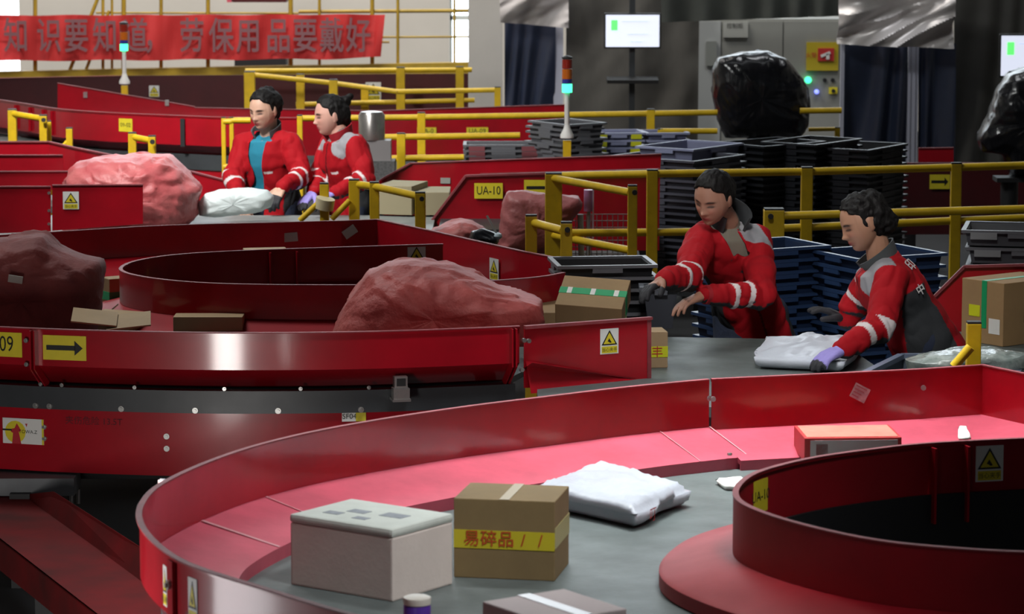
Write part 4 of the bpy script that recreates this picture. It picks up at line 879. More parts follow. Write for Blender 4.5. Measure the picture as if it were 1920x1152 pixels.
t = thing('carton', 'pale pinkish carton cut by the bottom edge in front of the brown carton', 'box', (cen.x, cen.y, .78)); MB().box((cen.x, cen.y, .865), (e1.length, e2.length, .17), R, 0, .004).build('box_body', mat('pale_pink_box', (.55, .47, .46), .7, 0, .1, 5), t)
MB().box((cen.x, cen.y, .951), (.04, e2.length, .002), R).build('top_tape', mat('clear_tape', (.6, .58, .6), .25), t)
pc = atz(782, 1119, .90); t = thing('spray_bottle', 'purple bottle with a cream cap at the bottom edge before the foam box', 'bottle', (pc.x, pc.y, .78))
MB().lathe((pc.x, pc.y, .78), [(.032, 0), (.037, .005), (.037, .095), (.034, .10)], 20).build('bottle_body', mat('purple_plastic', (.09, .035, .32), .3), t, smooth=True)
MB().lathe((pc.x, pc.y, .88), [(.037, 0), (.038, .012), (.037, .018), (.03, .021)], 20).build('cap', mat('cream_plastic', (.7, .66, .58), .4), t, smooth=True)
# red and white box behind the inner ring
a = atz(1508, 900, .78)
rw = carton((1508, 868), (1690, 866), (1512, 843), .82, .085, 'red and white flat box lying on the apron behind the right inner ring', mat('red_box', (.45, .03, .03), .5), 'carton')
on_box(rw, 'T', .03, .97, .05, .95, 'box_top', mat('orange_print_top', (.62, .22, .16), .45, 0, .3, 9)); on_box(rw, 'L', .06, .96, .1, .9, 'front_panel', mat('pale_box_panel', (.5, .47, .46), .6)); on_box(rw, 'L', .12, .24, .3, .75, 'red_print', mat('sign_red', (.5, .03, .03)))
o = parcel([atz(*p_, .845).xy for p_ in ((1805, 833), (1822, 833), (1815, 806), (1800, 808))], .852, .015, 'paper_note', 'small white crumpled paper on the apron near the right corner', mat('white_paper', (.75, .75, .70), .7), .004, 3, 'paper', sub=6)
o = parcel([atz(*p_, .78).xy for p_ in ((1365, 921), (1400, 925), (1400, 905), (1340, 908))], .781, .03, 'paper_note', 'small white scrap lying on the belt at the left of the right inner ring', mat('white_paper', (.75, .75, .70), .7), .006, 5, 'paper', sub=8)
# cartons on the middle loop
cr = carton((455, 640), (325, 640), (490, 632), .80, .105, 'flat brown carton lying alone on the middle loop left of the red sack', CARDL); 
c1 = carton((222, 640), (145, 634), (285, 628), .80, .10, 'brown carton with open pale flaps behind the front wall of the middle loop', CARDL)
for (px0, px1, tilt, yy) in ((135, 220, .12, 595), (200, 283, -.1, 602)):
    p = aty((px0 + px1) / 2, yy, 13.0); MB().box(p, ((px1 - px0) / 460, .22, .006), basis(.1, .12, tilt)).build('flap', CARDL, c1[0])
carton((128, 632), (-60, 632), (134, 622), .79, .12, 'low brown carton at the left edge below the dark red sack', CARD)
gb = carton((206, 586), (184, 580), (226, 578), .78, .155, 'small brown box with green tape between the dark sack and the inner ring', CARD, Wl=.10); GT = mat('green_packing_tape', (.01, .33, .12), .4)
on_box(gb, 'L', 0, 1, .35, .6, 'green_tape', GT); on_box(gb, 'R', 0, 1, .35, .6, 'green_tape', GT)
st = thing('metal_strip', 'short shiny metal strip beside the small green taped box', 'strip', aty(212, 580, 14.0)); MB().box(aty(212, 579, 14.0), (.062, .006, .006), basis(0, 0, -.7)).build('strip_body', STEEL, st)
pl = carton((545, 496), (465, 498), (548, 486), .95, .06, 'pale carton edge showing above the inner ring of the middle loop', CARDL)
# tilted green taped box
p = aty(1112, 567, 13.45); R = basis(math.radians(-10), math.radians(22), math.radians(3))
tg = thing('carton', 'brown carton with green and white tape tipped over the end of the middle loop', 'box', (p.x, p.y, p.z - .07))
MB().box(p, (.285, .25, .10), R, 0, .003).build('box_body', CARD, tg)
for sgn, nm in ((1, 'green_tape'),):
    MB().box(p + R @ Vector((0, .0, .0508)), (.287, .05, .0015), R).build(nm, GT, tg); MB().box(p + R @ Vector((.1432, .0, .0)), (.0015, .05, .10), R).build(nm, GT, tg)
for dx in (-.10, .0, .10): MB().box(p + R @ Vector((dx, .0, .0518)), (.02, .05, .0012), R).build('white_print', WHITE, tg)
carton((1175, 640), (1008, 640), (1180, 615), .79, .125, 'brown carton lying under the green taped carton at the loop end', CARD)
yb = carton((1252, 690), (1205, 691), (1254, 672), .78, .15, 'brown box with a yellow printed label standing at the end of the guard panel', CARDL, Wl=.14, Dl=.14)
on_box(yb, 'L', 0, 1, .3, .6, 'yellow_label', mat('bright_yellow_label', (.65, .68, .02), .4)); 
mb = MB(); text_into(mb, '顺丰', .05, frame(yb[1] + yb[2] @ Vector((0, -yb[4] / 2 - .003, -.01)), yb[2] @ Vector((0, -1, 0))), 0, 0); mb.build('label_lettering', mat('sign_red', (.5, .03, .03)), yb[0])
# big carton at right
BR = mat('tan_cardboard', (.36, .22, .10), .8, 0, .15, 6)
bb = carton((1880, 651), (1802, 638), (2020, 628), .781, .275, 'big brown carton with green tape and shipping labels at the right edge', BR, Dl=.36)
on_box(bb, 'L', .40, .52, .25, 1.0, 'green_tape', GT); on_box(bb, 'T', .40, .52, 0, 1, 'green_tape', GT)
on_box(bb, 'L', .56, .82, .42, .60, 'yellow_sticker', mat('bright_yellow_label', (.65, .68, .02), .4)); wl = on_box(bb, 'L', .08, .34, .18, .42, 'shipping_label', WHITE)
on_box(bb, 'R', .35, .6, .35, .55, 'dark_print', mat('dark_print', (.05, .035, .02), .8))
# cartons by the yellow frame far
carton((772, 404), (705, 402), (775, 392), .80, .17, 'dull tan carton behind the far yellow guard frame, partly under a grey lid', mat('dull_tan_cardboard', (.30, .26, .16), .8), Wl=.22)  # dull tan card, one even colour
carton((843, 404), (780, 404), (846, 392), .80, .135, 'low tan carton right of the far yellow guard frame', mat('dull_tan_cardboard', (.30, .26, .16), .8), Wl=.2)
tb = thing('table_deck', 'low grey table deck under the tan cartons behind the far yellow guard frame', 'table', (-.5, 18.2, 0)); MB().box((-.44 + .25, 18.35, .78), (.45, .8, .03)).build('table_top', FRAME, tb)
for x in (-.36, .0): MB().box((x, 18.35, .38), (.05, .05, .76)).build('table_leg', DARK, tb)
# ================================================================== CRATES
def ordinal(k): return ['topmost', 'second from the top', 'third from the top', 'fourth from the top', 'fifth from the top', 'sixth from the top', 'seventh from the top', 'eighth from the top', 'ninth from the top', 'tenth from the top', 'eleventh from the top', 'twelfth from the top', 'thirteenth from the top', 'fourteenth from the top', 'fifteenth from the top', 'sixteenth from the top', 'seventeenth from the top', 'eighteenth from the top'][k]
def crate_proto(w_, d_, h_, m, mr, label, group, taper=.14, slots=False):
    t = thing('plastic_crate', label, 'crate', (0, 0, 0), group)
    tt = .004; k = taper * h_
    def ring(inset, z): return [Vector((sx * (w_ / 2 - inset), sy * (d_ / 2 - inset), z)) for sx, sy in ((-1, -1), (1, -1), (1, 1), (-1, 1))]
    mb = MB(); O0, O1, I1, I0 = ring(.02 + k, 0), ring(.02, h_ - .01), ring(.02 + tt, h_ - .01), ring(.02 + k + tt, tt)
    V = O0 + O1 + I1 + I0; fs = [(0, 3, 2, 1), (12, 13, 14, 15)]
    for a in (0, 4, 8):
        for i in range(4): fs.append((a + i, a + (i + 1) % 4, a + 4 + (i + 1) % 4, a + 4 + i))
    mb.add(V, fs)
    mb.build('tub', m, t)
    mb = MB()
    for (cx_, cy_, sx, sy) in ((0, -d_ / 2 + .01, w_, .022), (0, d_ / 2 - .01, w_, .022), (-w_ / 2 + .01, 0, .022, d_ - .04), (w_ / 2 - .01, 0, .022, d_ - .04)): mb.box((cx_, cy_, h_ - .006), (sx, sy, .014))
    mb.build('rim', mr, t)
    for sy in (-1, 1):
        MB().box((0, sy * (d_ / 2 - .006), h_ - .024), (w_ * .3, .012, .02)).build('handle', mr, t)
    for sx in (-1, 1):
        MB().box((sx * (w_ / 2 - .006), 0, h_ - .024), (.012, d_ * .3, .02)).build('handle', mr, t)
    if slots:
        for sx in (-1, 1): MB().box((sx * w_ * .33, -d_ / 2 + .004, h_ - .026), (w_ * .2, .014, .032)).build('slot_plate', slots, t)
    return t
def copy_tree(root):
    r = root.copy(); C.objects.link(r); WL[r.name] = WL[root.name]
    for ch in root.children:
        c = ch.copy(); C.objects.link(c); c.parent = r
    return r
def stack(corners, z_top, dims, m, mr, n, sp, desc, group, cat_slots=False, jit=.006, taper=.14, lean=(0, 0)):
    w_, d_, h_ = dims
    near, right = atz(*corners[0], z_top), atz(*corners[1], z_top)
    e1 = (right - near).normalized(); e2 = Vector((-e1.y, e1.x, 0)); cen = near + e1 * w_ / 2 + e2 * d_ / 2; yaw = math.atan2(e1.y, e1.x)
    first = None; rg = random.Random(hash(desc) % 999 if False else len(desc))
    for k in range(n):
        lab = '%s, %s' % (desc, ordinal(k)) if n > 1 else desc
        if first is None: o = first = crate_proto(w_, d_, h_, m, mr, lab, group, taper, cat_slots)
        else: o = copy_tree(first)
        o['label'] = lab
        o.location = (cen.x + rg.uniform(-jit, jit) + lean[0] * k, cen.y + rg.uniform(-jit, jit) * .3 + lean[1] * k, z_top - h_ - k * sp); o.rotation_euler = (0, 0, yaw + rg.uniform(-.01, .01))
    return cen, z_top - h_ - (n - 1) * sp, yaw
def under(cen, z, yaw, sx, sy, label, name='pallet', leg=False):
    t = thing(name, label, 'pallet' if name == 'pallet' else 'trolley', (cen.x, cen.y, 0)); R = basis(yaw)
    c = Vector((cen.x, cen.y, 0))
    MB().box(c + Vector((0, 0, z - .016)), (sx, sy, .03), R).build('deck', FRAME, t)
    for a in (-1, 1):
        for b in (-1, 1): MB().box(c + R @ Vector((a * (sx / 2 - .06), b * (sy / 2 - .06), (z - .03) / 2)), (.07, .07, z - .03), R).build('block' if not leg else 'leg', DARK, t)
CD = mat('dark_grey_crate', (.009, .010, .012), .38, 0, .2, 5); CDR = mat('dark_grey_crate_rim', (.016, .017, .021), .35)
CS = mat('slate_crate', (.04, .042, .055), .4, 0, .2, 5); CSR = mat('slate_crate_rim', (.07, .073, .095), .4)
CG = mat('mid_grey_crate', (.085, .088, .10), .45, 0, .2, 5); CGR = mat('mid_grey_crate_rim', (.13, .135, .15), .4)
CB = mat('navy_blue_crate', (.010, .022, .06), .4, 0, .2, 5); CBR = mat('navy_blue_crate_rim', (.018, .040, .10), .35)
CL = mat('lilac_grey_crate', (.19, .20, .31), .5, 0, .2, 5); CLR = mat('lilac_grey_crate_rim', (.26, .28, .42), .45)
GD = 'tall nested stacks of dark crates'
for (cor, zt_, n, desc, dd) in ((((1304, 303), (1398, 290)), .99, 16, 'dark grey crate in the leftmost tall nested stack', (.60, .66, .2)),
                              (((1431, 275), (1524, 267)), 1.02, 17, 'dark grey crate in the second tall stack from the left', (.60, .45, .2)),
                              (((1529, 272), (1617, 260)), 1.03, 17, 'dark grey crate in the third tall stack from the left', (.60, .42, .2)),
                              (((1628, 282), (1721, 266)), 1.0, 16, 'dark grey crate in the rightmost tall nested stack', (.60, .40, .2))):
    c_, zb_, yw = stack(cor, zt_, dd, CD if 'leftmost' not in desc else CS, CDR if 'leftmost' not in desc else CSR, n, .042, desc, GD)
    under(c_, zb_, yw, .6, dd[1], 'dark pallet under the ' + desc.split(' in the ')[1])
lc, zb_, yw = stack(((1300, 281), (1432, 264)), 1.03, (.6, .45, .16), CL, CLR, 1, .042, 'single lilac grey crate behind the leftmost tall dark stack', None)
c_ = Vector((lc.x, lc.y, 0)); under(c_, zb_, yw, .6, .45, 'tall dark trolley under the single lilac grey crate', 'trolley', True)
GB = 'nested stacks of navy blue crates'
for (cor, dims, n, desc) in ((((1380, 472), (1566, 460)), (.52, .40, .2), 13, 'navy blue crate in the stack between the near workers'),
                            (((1604, 486), (1787, 474)), (.50, .42, .2), 12, 'navy blue crate in the stack behind the right worker')):
    zt_ = 1.07 if cor[0][0] < 1500 else 1.05
    c_, zb_, yw = stack(cor, zt_, dims, CB, CBR, n, .055, desc, GB)
    under(c_, zb_, yw, dims[0], dims[1], 'dark pallet under the ' + desc.split(' in the ')[1])
for (px, py, w_) in ((1500, 482, .055), (1534, 481, .085), (1502, 542, .085), (1763, 492, .02)):
    pass
gl = [stack(((1806, 432), (1990, 436)), 1.13, (.62, .4, .075), CG, CGR, 5, .082, 'flat grey crate in the short pile at the right edge', 'flat grey crates at the right edge', mat('pale_grey_plate', (.25, .26, .27), .4), jit=.015)]
under(*gl[0], .6, .4, 'dark trolley under the flat grey crates at the right edge', 'trolley', True)
g1 = stack(((985, 226), (1106, 240)), 1.12, (.44, .34, .14), CG, CGR, 8, .034, 'grey crate in the leaning pile beside the signal light', 'leaning grey crates', jit=.02, lean=(.002, 0))
under(*g1, .44, .34, 'dark trolley under the leaning grey crates', 'trolley', True)
g2 = stack(((1112, 250), (1208, 249)), 1.02, (.36, .3, .07), CL, CLR, 4, .05, 'lilac crate in the left pile under the yellow tube', 'lilac crates', mat('yellow_tag', (.6, .6, .02), .5))
under(*g2, .36, .3, 'dark trolley under the left lilac crates', 'trolley', True)
g3 = stack(((1214, 250), (1288, 249)), 1.02, (.30, .3, .07), CL, CLR, 4, .05, 'lilac crate in the right pile under the yellow tube', 'lilac crates')
under(*g3, .3, .3, 'dark trolley under the right lilac crates', 'trolley', True)
g4 = stack(((868, 272), (1018, 272)), .96, (.54, .3, .05), CG, CGR, 5, .036, 'grey crate in the low pile left of the leaning crates', 'low grey crates', mat('dull_pink_tag', (.20, .05, .06), .6))
under(*g4, .5, .3, 'dark trolley under the low grey crates', 'trolley', True)
g5 = stack(((1047, 500), (1242, 497)), 1.04, (.46, .36, .22), CD, CGR, 6, .055, 'dark crate in the stack beside the near left worker', 'dark crates beside the middle loop end')
under(*g5, .46, .36, 'dark trolley under the dark crates left of the near left worker', 'trolley', True)
# small grey bin
p = atz(1240, 622, .78); bn_ = crate_proto(.19, .15, .19, mat('dim_grey_bin', (.05, .055, .07), .45), mat('dim_grey_bin_rim', (.10, .11, .13), .4), 'small grey plastic bin under the hands of the near left worker', None, .12); bn_.name = 'plastic_bin'; bn_.location = (p.x, p.y + .12, .781); bn_['category'] = 'bin'
# wire mesh cage trolley
wc = thing('wire_cage', 'wire mesh cage cart behind the yellow gate frame', 'cage cart', (aty(1125, 440, 17.9).x, 17.9, 0))
MSH = mat('grey_wire', (.30, .28, .28), .4, .6)
a = aty(1060, 402, 17.9); b = aty(1188, 500, 17.9)
for i in range(14): x = a.x + (b.x - a.x) * i / 13; MB().tube((x, 17.9, b.z), (x, 17.9, a.z), .0025, 5).build('wire', MSH, wc)
for i in range(9): z = b.z + (a.z - b.z) * i / 8; MB().tube((a.x, 17.9, z), (b.x, 17.9, z), .0025, 5).build('wire', MSH, wc)
for x in (a.x, b.x): MB().tube((x, 17.9, 0), (x, 17.9, a.z), .012, 8).build('cage_post', MSH, wc, smooth=True)
MB().box(((a.x + b.x) / 2, 17.9, .1), (b.x - a.x, .3, .03)).build('cage_base', MSH, wc)
mb = MB(); mb.tube(aty(1088, 402, 17.85), aty(1090, 480, 17.85), .018, 10); tag(mb.build('plastic_tube', mat('white_plastic', (.6, .6, .6), .4), smooth=True), 'short white plastic tube standing in the wire cage', 'tube')
t = thing('film_roll', 'violet stretch film roll hanging above the wire cage', 'roll', aty(1104, 395, 17.6)); MB().tube(aty(1104, 356, 17.6), aty(1104, 396, 17.6), .028, 14).build('film', mat('violet_film', (.42, .18, .36), .3), t, smooth=True)
MB().box(aty(1112, 400, 17.58), (.008, .02, .28)).build('loose_film', mat('pale_violet_film', (.55, .42, .55), .3), t)
MB().tube(aty(1104, 396, 17.6), aty(1104, 500, 17.6), .010, 8).build('stand_rod', MSH, t)
# steel cylinder motor thing behind worker 2
t = thing('steel_canister', 'shiny galvanised canister on a perforated grey box behind the second far worker', 'canister', (aty(697, 240, 20.6).x, 20.6, 0)); x = aty(697, 240, 20.6).x
z0, z1 = aty(697, 262, 20.6).z, aty(697, 208, 20.6).z
MB().lathe((x, 20.6, z0), [(.085, 0), (.085, (z1 - z0) * .85), (.07, (z1 - z0) * .97), (.03, z1 - z0)], 24).build('can_body', mat('dull_zinc', (.42, .40, .38), .28, .85, .3, 12), t, smooth=True)
z2 = aty(708, 300, 20.6).z; MB().box((x + .04, 20.6, (z0 + z2) / 2), (.17, .15, z0 - z2)).build('motor_box', mat('dim_grey_metal', (.18, .17, .17), .5), t)
MB().box((x + .03, 20.6, z2 / 2), (.24, .2, z2)).build('perforated_base', mat('perforated_metal', (.10, .10, .10), .6, 0, .6, 60), t)
# plastic lined bin at the right
t = thing('lined_bin', 'grey bin lined with clear plastic at the waist of the right worker', 'bin', atz(1790, 690, .8))
q = [atz(*p_, .86) for p_ in ((1600, 712), (1905, 704), (1925, 668), (1690, 668))]
BINM = mat('slate_bin', (.08, .10, .13), .45)
zc = .86
for a, b in zip(q, q[1:] + q[:1]):
    d = (b - a); MB().box((a + b) / 2 + Vector((0, 0, -.10)), (d.length, .015, .20), d.to_track_quat('X', 'Z').to_matrix()).build('bin_wall', BINM, t)
    MB().box((a + b) / 2, (d.length, .03, .02), d.to_track_quat('X', 'Z').to_matrix()).build('bin_rim', mat('slate_bin_rim', (.14, .17, .24), .4), t)
q0 = sum((v for v in q), Vector()) / 4; MB().box(q0 + Vector((0, 0, -.2)), (.42, .25, .02)).build('bin_floor', BINM, t)
for a in (-.15, .15): MB().box((q0.x + a, q0.y, .33), (.05, .2, .66)).build('bin_stand', DARK, t)
o = inflate([(1700, 694), (1696, 674), (1740, 662), (1800, 657), (1870, 655), (1925, 662), (1930, 690), (1800, 698)], 12.55, .25, crum=.02, seed=61, sub=70, power=.6).build('plastic_sheet', mat('crumpled_clear_plastic', (.13, .17, .16), .15, 0, .6, 14, .5, 18, col2=(.40, .44, .40)), smooth=True)
tag(o, 'crumpled grey translucent plastic sheet bulging from the lined bin', 'plastic sheet')
# ================================================================== PEOPLE
def capsule(mb, p0, r0, p1, r1, n=14):
    p0, p1 = Vector(p0), Vector(p1); d = p1 - p0; L = max(d.length, 1e-5); q = d.to_track_quat('Z', 'Y').to_matrix()
    prof = [(r0 * math.sin(a), -r0 * math.cos(a)) for a in (.35, .8, 1.2, 1.571)] + [(r1 * math.sin(a), L - r1 * math.cos(a)) for a in (1.571, 1.95, 2.35, 2.8)]
    mb.lathe(p0, prof, n, 0, q)
def ellipsoid(mb, c, rad, R=None, n=18, m_=10):
    prof = [(math.sin(math.pi * k / m_) if 0 < k < m_ else .02, -math.cos(math.pi * k / m_)) for k in range(m_ + 1)]
    vs_ = []; fs = []
    for (r, z) in prof:
        for i in range(n):
            a = 2 * math.pi * i / n; p = Vector((r * math.cos(a) * rad[0], r * math.sin(a) * rad[1], z * rad[2])); vs_.append((R @ p if R else p) + Vector(c))
    for k in range(m_):
        for i in range(n): fs.append((k * n + i, k * n + (i + 1) % n, (k + 1) * n + (i + 1) % n, (k + 1) * n + i))
    fs.append(tuple(range(n))[::-1]); fs.append(tuple(range(m_ * n, (m_ + 1) * n)))
    mb.add(vs_, fs)
def loft(mb, secs, n=28):
    # secs: (center, lateral axis, depth axis, half width, half depth)
    vs_ = []; fs = []
    for c, X, Y, a, b in secs:
        for i in range(n):
            t = 2 * math.pi * i / n; cx_, sy_ = math.cos(t), math.sin(t)
            vs_.append(c + X * (a * math.copysign(abs(cx_) ** .85, cx_)) + Y * (b * math.copysign(abs(sy_) ** .85, sy_)))
    for k in range(len(secs) - 1):
        for i in range(n): fs.append((k * n + i, k * n + (i + 1) % n, (k + 1) * n + (i + 1) % n, (k + 1) * n + i))
    fs.append(tuple(range(n))[::-1]); fs.append(tuple(range((len(secs) - 1) * n, len(secs) * n)))
    mb.add(vs_, fs)
def remeshed(mb, name, m, parent, voxel, smooth_it, colour=None, displace=None, cut=None, solid=0.0, loc=None):
    o = mb.build(name, m, parent, loc)
    md = o.modifiers.new('r', 'REMESH'); md.mode = 'VOXEL'; md.voxel_size = voxel; md.adaptivity = 0
    if smooth_it: ms = o.modifiers.new('s', 'SMOOTH'); ms.factor = .5; ms.iterations = smooth_it
    dg = bpy.context.evaluated_depsgraph_get(); me = D.meshes.new_from_object(o.evaluated_get(dg)); o.modifiers.clear()
    off = WL[o.name]
    if displace:
        ns = [v.normal.copy() for v in me.vertices]
        for v, nn in zip(me.vertices, ns): v.co += nn * displace(v.co + off, nn)
    if cut:
        bm = bmesh.new(); bm.from_mesh(me); bmesh.ops.delete(bm, geom=[f for f in bm.faces if cut(f.calc_center_median() + off, f.normal)], context='FACES')
        for _ in range(16):
            nw = {}
            for v in bm.verts:
                be = [e.other_vert(v) for e in v.link_edges if len(e.link_faces) == 1]
                if len(be) == 2: nw[v] = v.co * .4 + (be[0].co + be[1].co) * .3
            for v, c in nw.items(): v.co = c
        bm.to_mesh(me); bm.free()
    if colour:
        ca = me.color_attributes.new('Col', 'FLOAT_COLOR', 'POINT'); me.update()
        buf = []
        for v in me.vertices: buf += [*colour(v.co + off, v.normal), 1.0]
        ca.data.foreach_set('color', buf)
    me.polygons.foreach_set('use_smooth', [True] * len(me.polygons))
    old = o.data; o.data = me; D.meshes.remove(old); me.name = name
    if not me.materials: me.materials.append(m if not isinstance(m, list) else m[0])
    if solid: sd = o.modifiers.new('thickness', 'SOLIDIFY'); sd.thickness = solid; sd.offset = -1
    return o
SKIN = mat('skin', (.5, .3, .2), .5, vcol=True)
JACK = mat('jacket_cloth', (.5, .02, .03), .8, vcol=True, spec=.22, bump=.12, bscale=30)
HAIRM = mat('black_hair', (.006, .005, .005), .6, 0, .3, 60, .3, 90, spec=.25, stretch=(1, 1, .3))
GLOVE = mat('work_glove', (.3, .3, .5), .7, vcol=True, bump=.1, bscale=120)
JR, JG, JD, JS = (.36, .004, .010), (.30, .30, .32), (.035, .038, .042), (.66, .60, .60)
def seg_t(p, a, b):
    d = b - a; t = max(0, min(1, (p - a).dot(d) / d.length_squared)); return t, (p - (a + d * t)).length
def sm(x, a, b): t = max(0, min(1, (x - a) / (b - a))); return t * t * (3 - 2 * t)
def head_surface(mb, M, nu=84, nv=70):
    vs_ = []; fs = []
    for j in range(nv + 1):
        ph = -math.pi / 2 + math.pi * j / nv; sz = math.sin(ph); cr = max(.004, math.cos(ph))
        for i in range(nu):
            th = 2 * math.pi * i / nu; sx = math.cos(th) * cr; sy = math.sin(th) * cr
            dn = max(0, -sz); wx = .0755 * (1 - .29 * dn ** 1.8); z = sz * .113
            x = sx * wx * (1.04 if abs(sy) < .5 * cr else 1)
            if sy > 0: y = .093 * (sy ** .9) * (1 - .06 * dn)
            else: y = .100 * sy * (1 - .5 * dn ** 1.2)
            y += .034 * dn ** 1.7
            if sy > 0:
                w_ = sm(sy, .05, .45); ax = abs(x); g = lambda u, c, s: math.exp(-((u - c) / s) ** 2)
                dy = .021 * g(z, -.027, .011) * g(x, 0, .0105) + .009 * g(z, -.008, .019) * g(x, 0, .0075) + .006 * g(z, -.031, .007) * g(ax, .013, .006)
                dy += -.0125 * g(ax, .031, .015) * g(z, .008, .012) + .0065 * g(ax, .031, .011) * g(z, .005, .006)
                dy += .0035 * g(z, .026, .008) * g(ax, .03, .02) + .004 * g(ax, .04, .017) * g(z, -.022, .016)
                dy += .0080 * g(x, 0, .018) * (g(z, -.0535, .0045) + g(z, -.0635, .005)) - .003 * g(x, 0, .02) * g(z, -.0585, .0022) - .003 * g(x, 0, .02) * g(z, -.073, .006)
                dy += .006 * g(z, -.092, .014) * g(x, 0, .02)
                y += dy * w_
            vs_.append(M @ Vector((x, y, z)))
    for j in range(nv):
        for i in range(nu): fs.append((j * nu + i, j * nu + (i + 1) % nu, (j + 1) * nu + (i + 1) % nu, (j + 1) * nu + i))
    fs.append(tuple(range(nu))[::-1]); fs.append(tuple(range(nv * nu, (nv + 1) * nu)))
    mb.add(vs_, fs)
    R = M.to_3x3()
    for s in (-1, 1):
        ellipsoid(mb, M @ Vector((s * .076, -.010, -.006)), (.009, .018, .030), R @ basis(s * -.35, -.15), 12, 8)
        ellipsoid(mb, M @ Vector((s * .074, -.004, -.028)), (.007, .009, .011), R, 10, 6)
def hand_parts(mb, wr, d, n, side_, curl=.45, spread=.10, g=0.0, thumb_in=.3, k=.93):
    d = d.normalized(); n = (n - d * n.dot(d)).normalized(); lat = d.cross(n) * side_
    capsule(mb, wr - d * .03, .024 + g, wr + d * .015, .023 + g)
    for q, (lo, fl, cu) in enumerate(((.031, .92, 1.0), (.010, 1.05, .9), (-.011, .98, 1.05), (-.030, .78, 1.2))):
        kn = wr + d * (.083 - .004 * abs(q - 1)) * k + lat * lo * k
        capsule(mb, wr + d * .012 + lat * lo * .55, .016 + g, kn, .0115 + g, 10)
        dd = (d + lat * (lo * 3.2 * spread / .1 * .5)).normalized(); p = kn; a = 0; r = .0092 + g
        for j, L in enumerate((.041 * fl, .026 * fl, .020 * fl)):
            a += curl * cu * (.6 if j == 0 else 1); e = (dd * math.cos(a) + n * math.sin(a)); p2 = p + e * L * k
            capsule(mb, p, r, p2, r * .92, 10); p = p2; r *= .93
    b = wr + d * .018 + lat * .026; t1 = b + (d * .75 + lat * .75 + n * thumb_in).normalized() * .042; t2 = t1 + (d * .9 + lat * .35 + n * (thumb_in + .2)).normalized() * .030; t3 = t2 + (d * 1.0 + lat * .15 + n * (thumb_in + .3)).normalized() * .024
    capsule(mb, b, .016 + g, t1, .0125 + g, 10); capsule(mb, t1, .0115 + g, t2, .0105 + g, 10); capsule(mb, t2, .0105 + g, t3, .009 + g, 10)
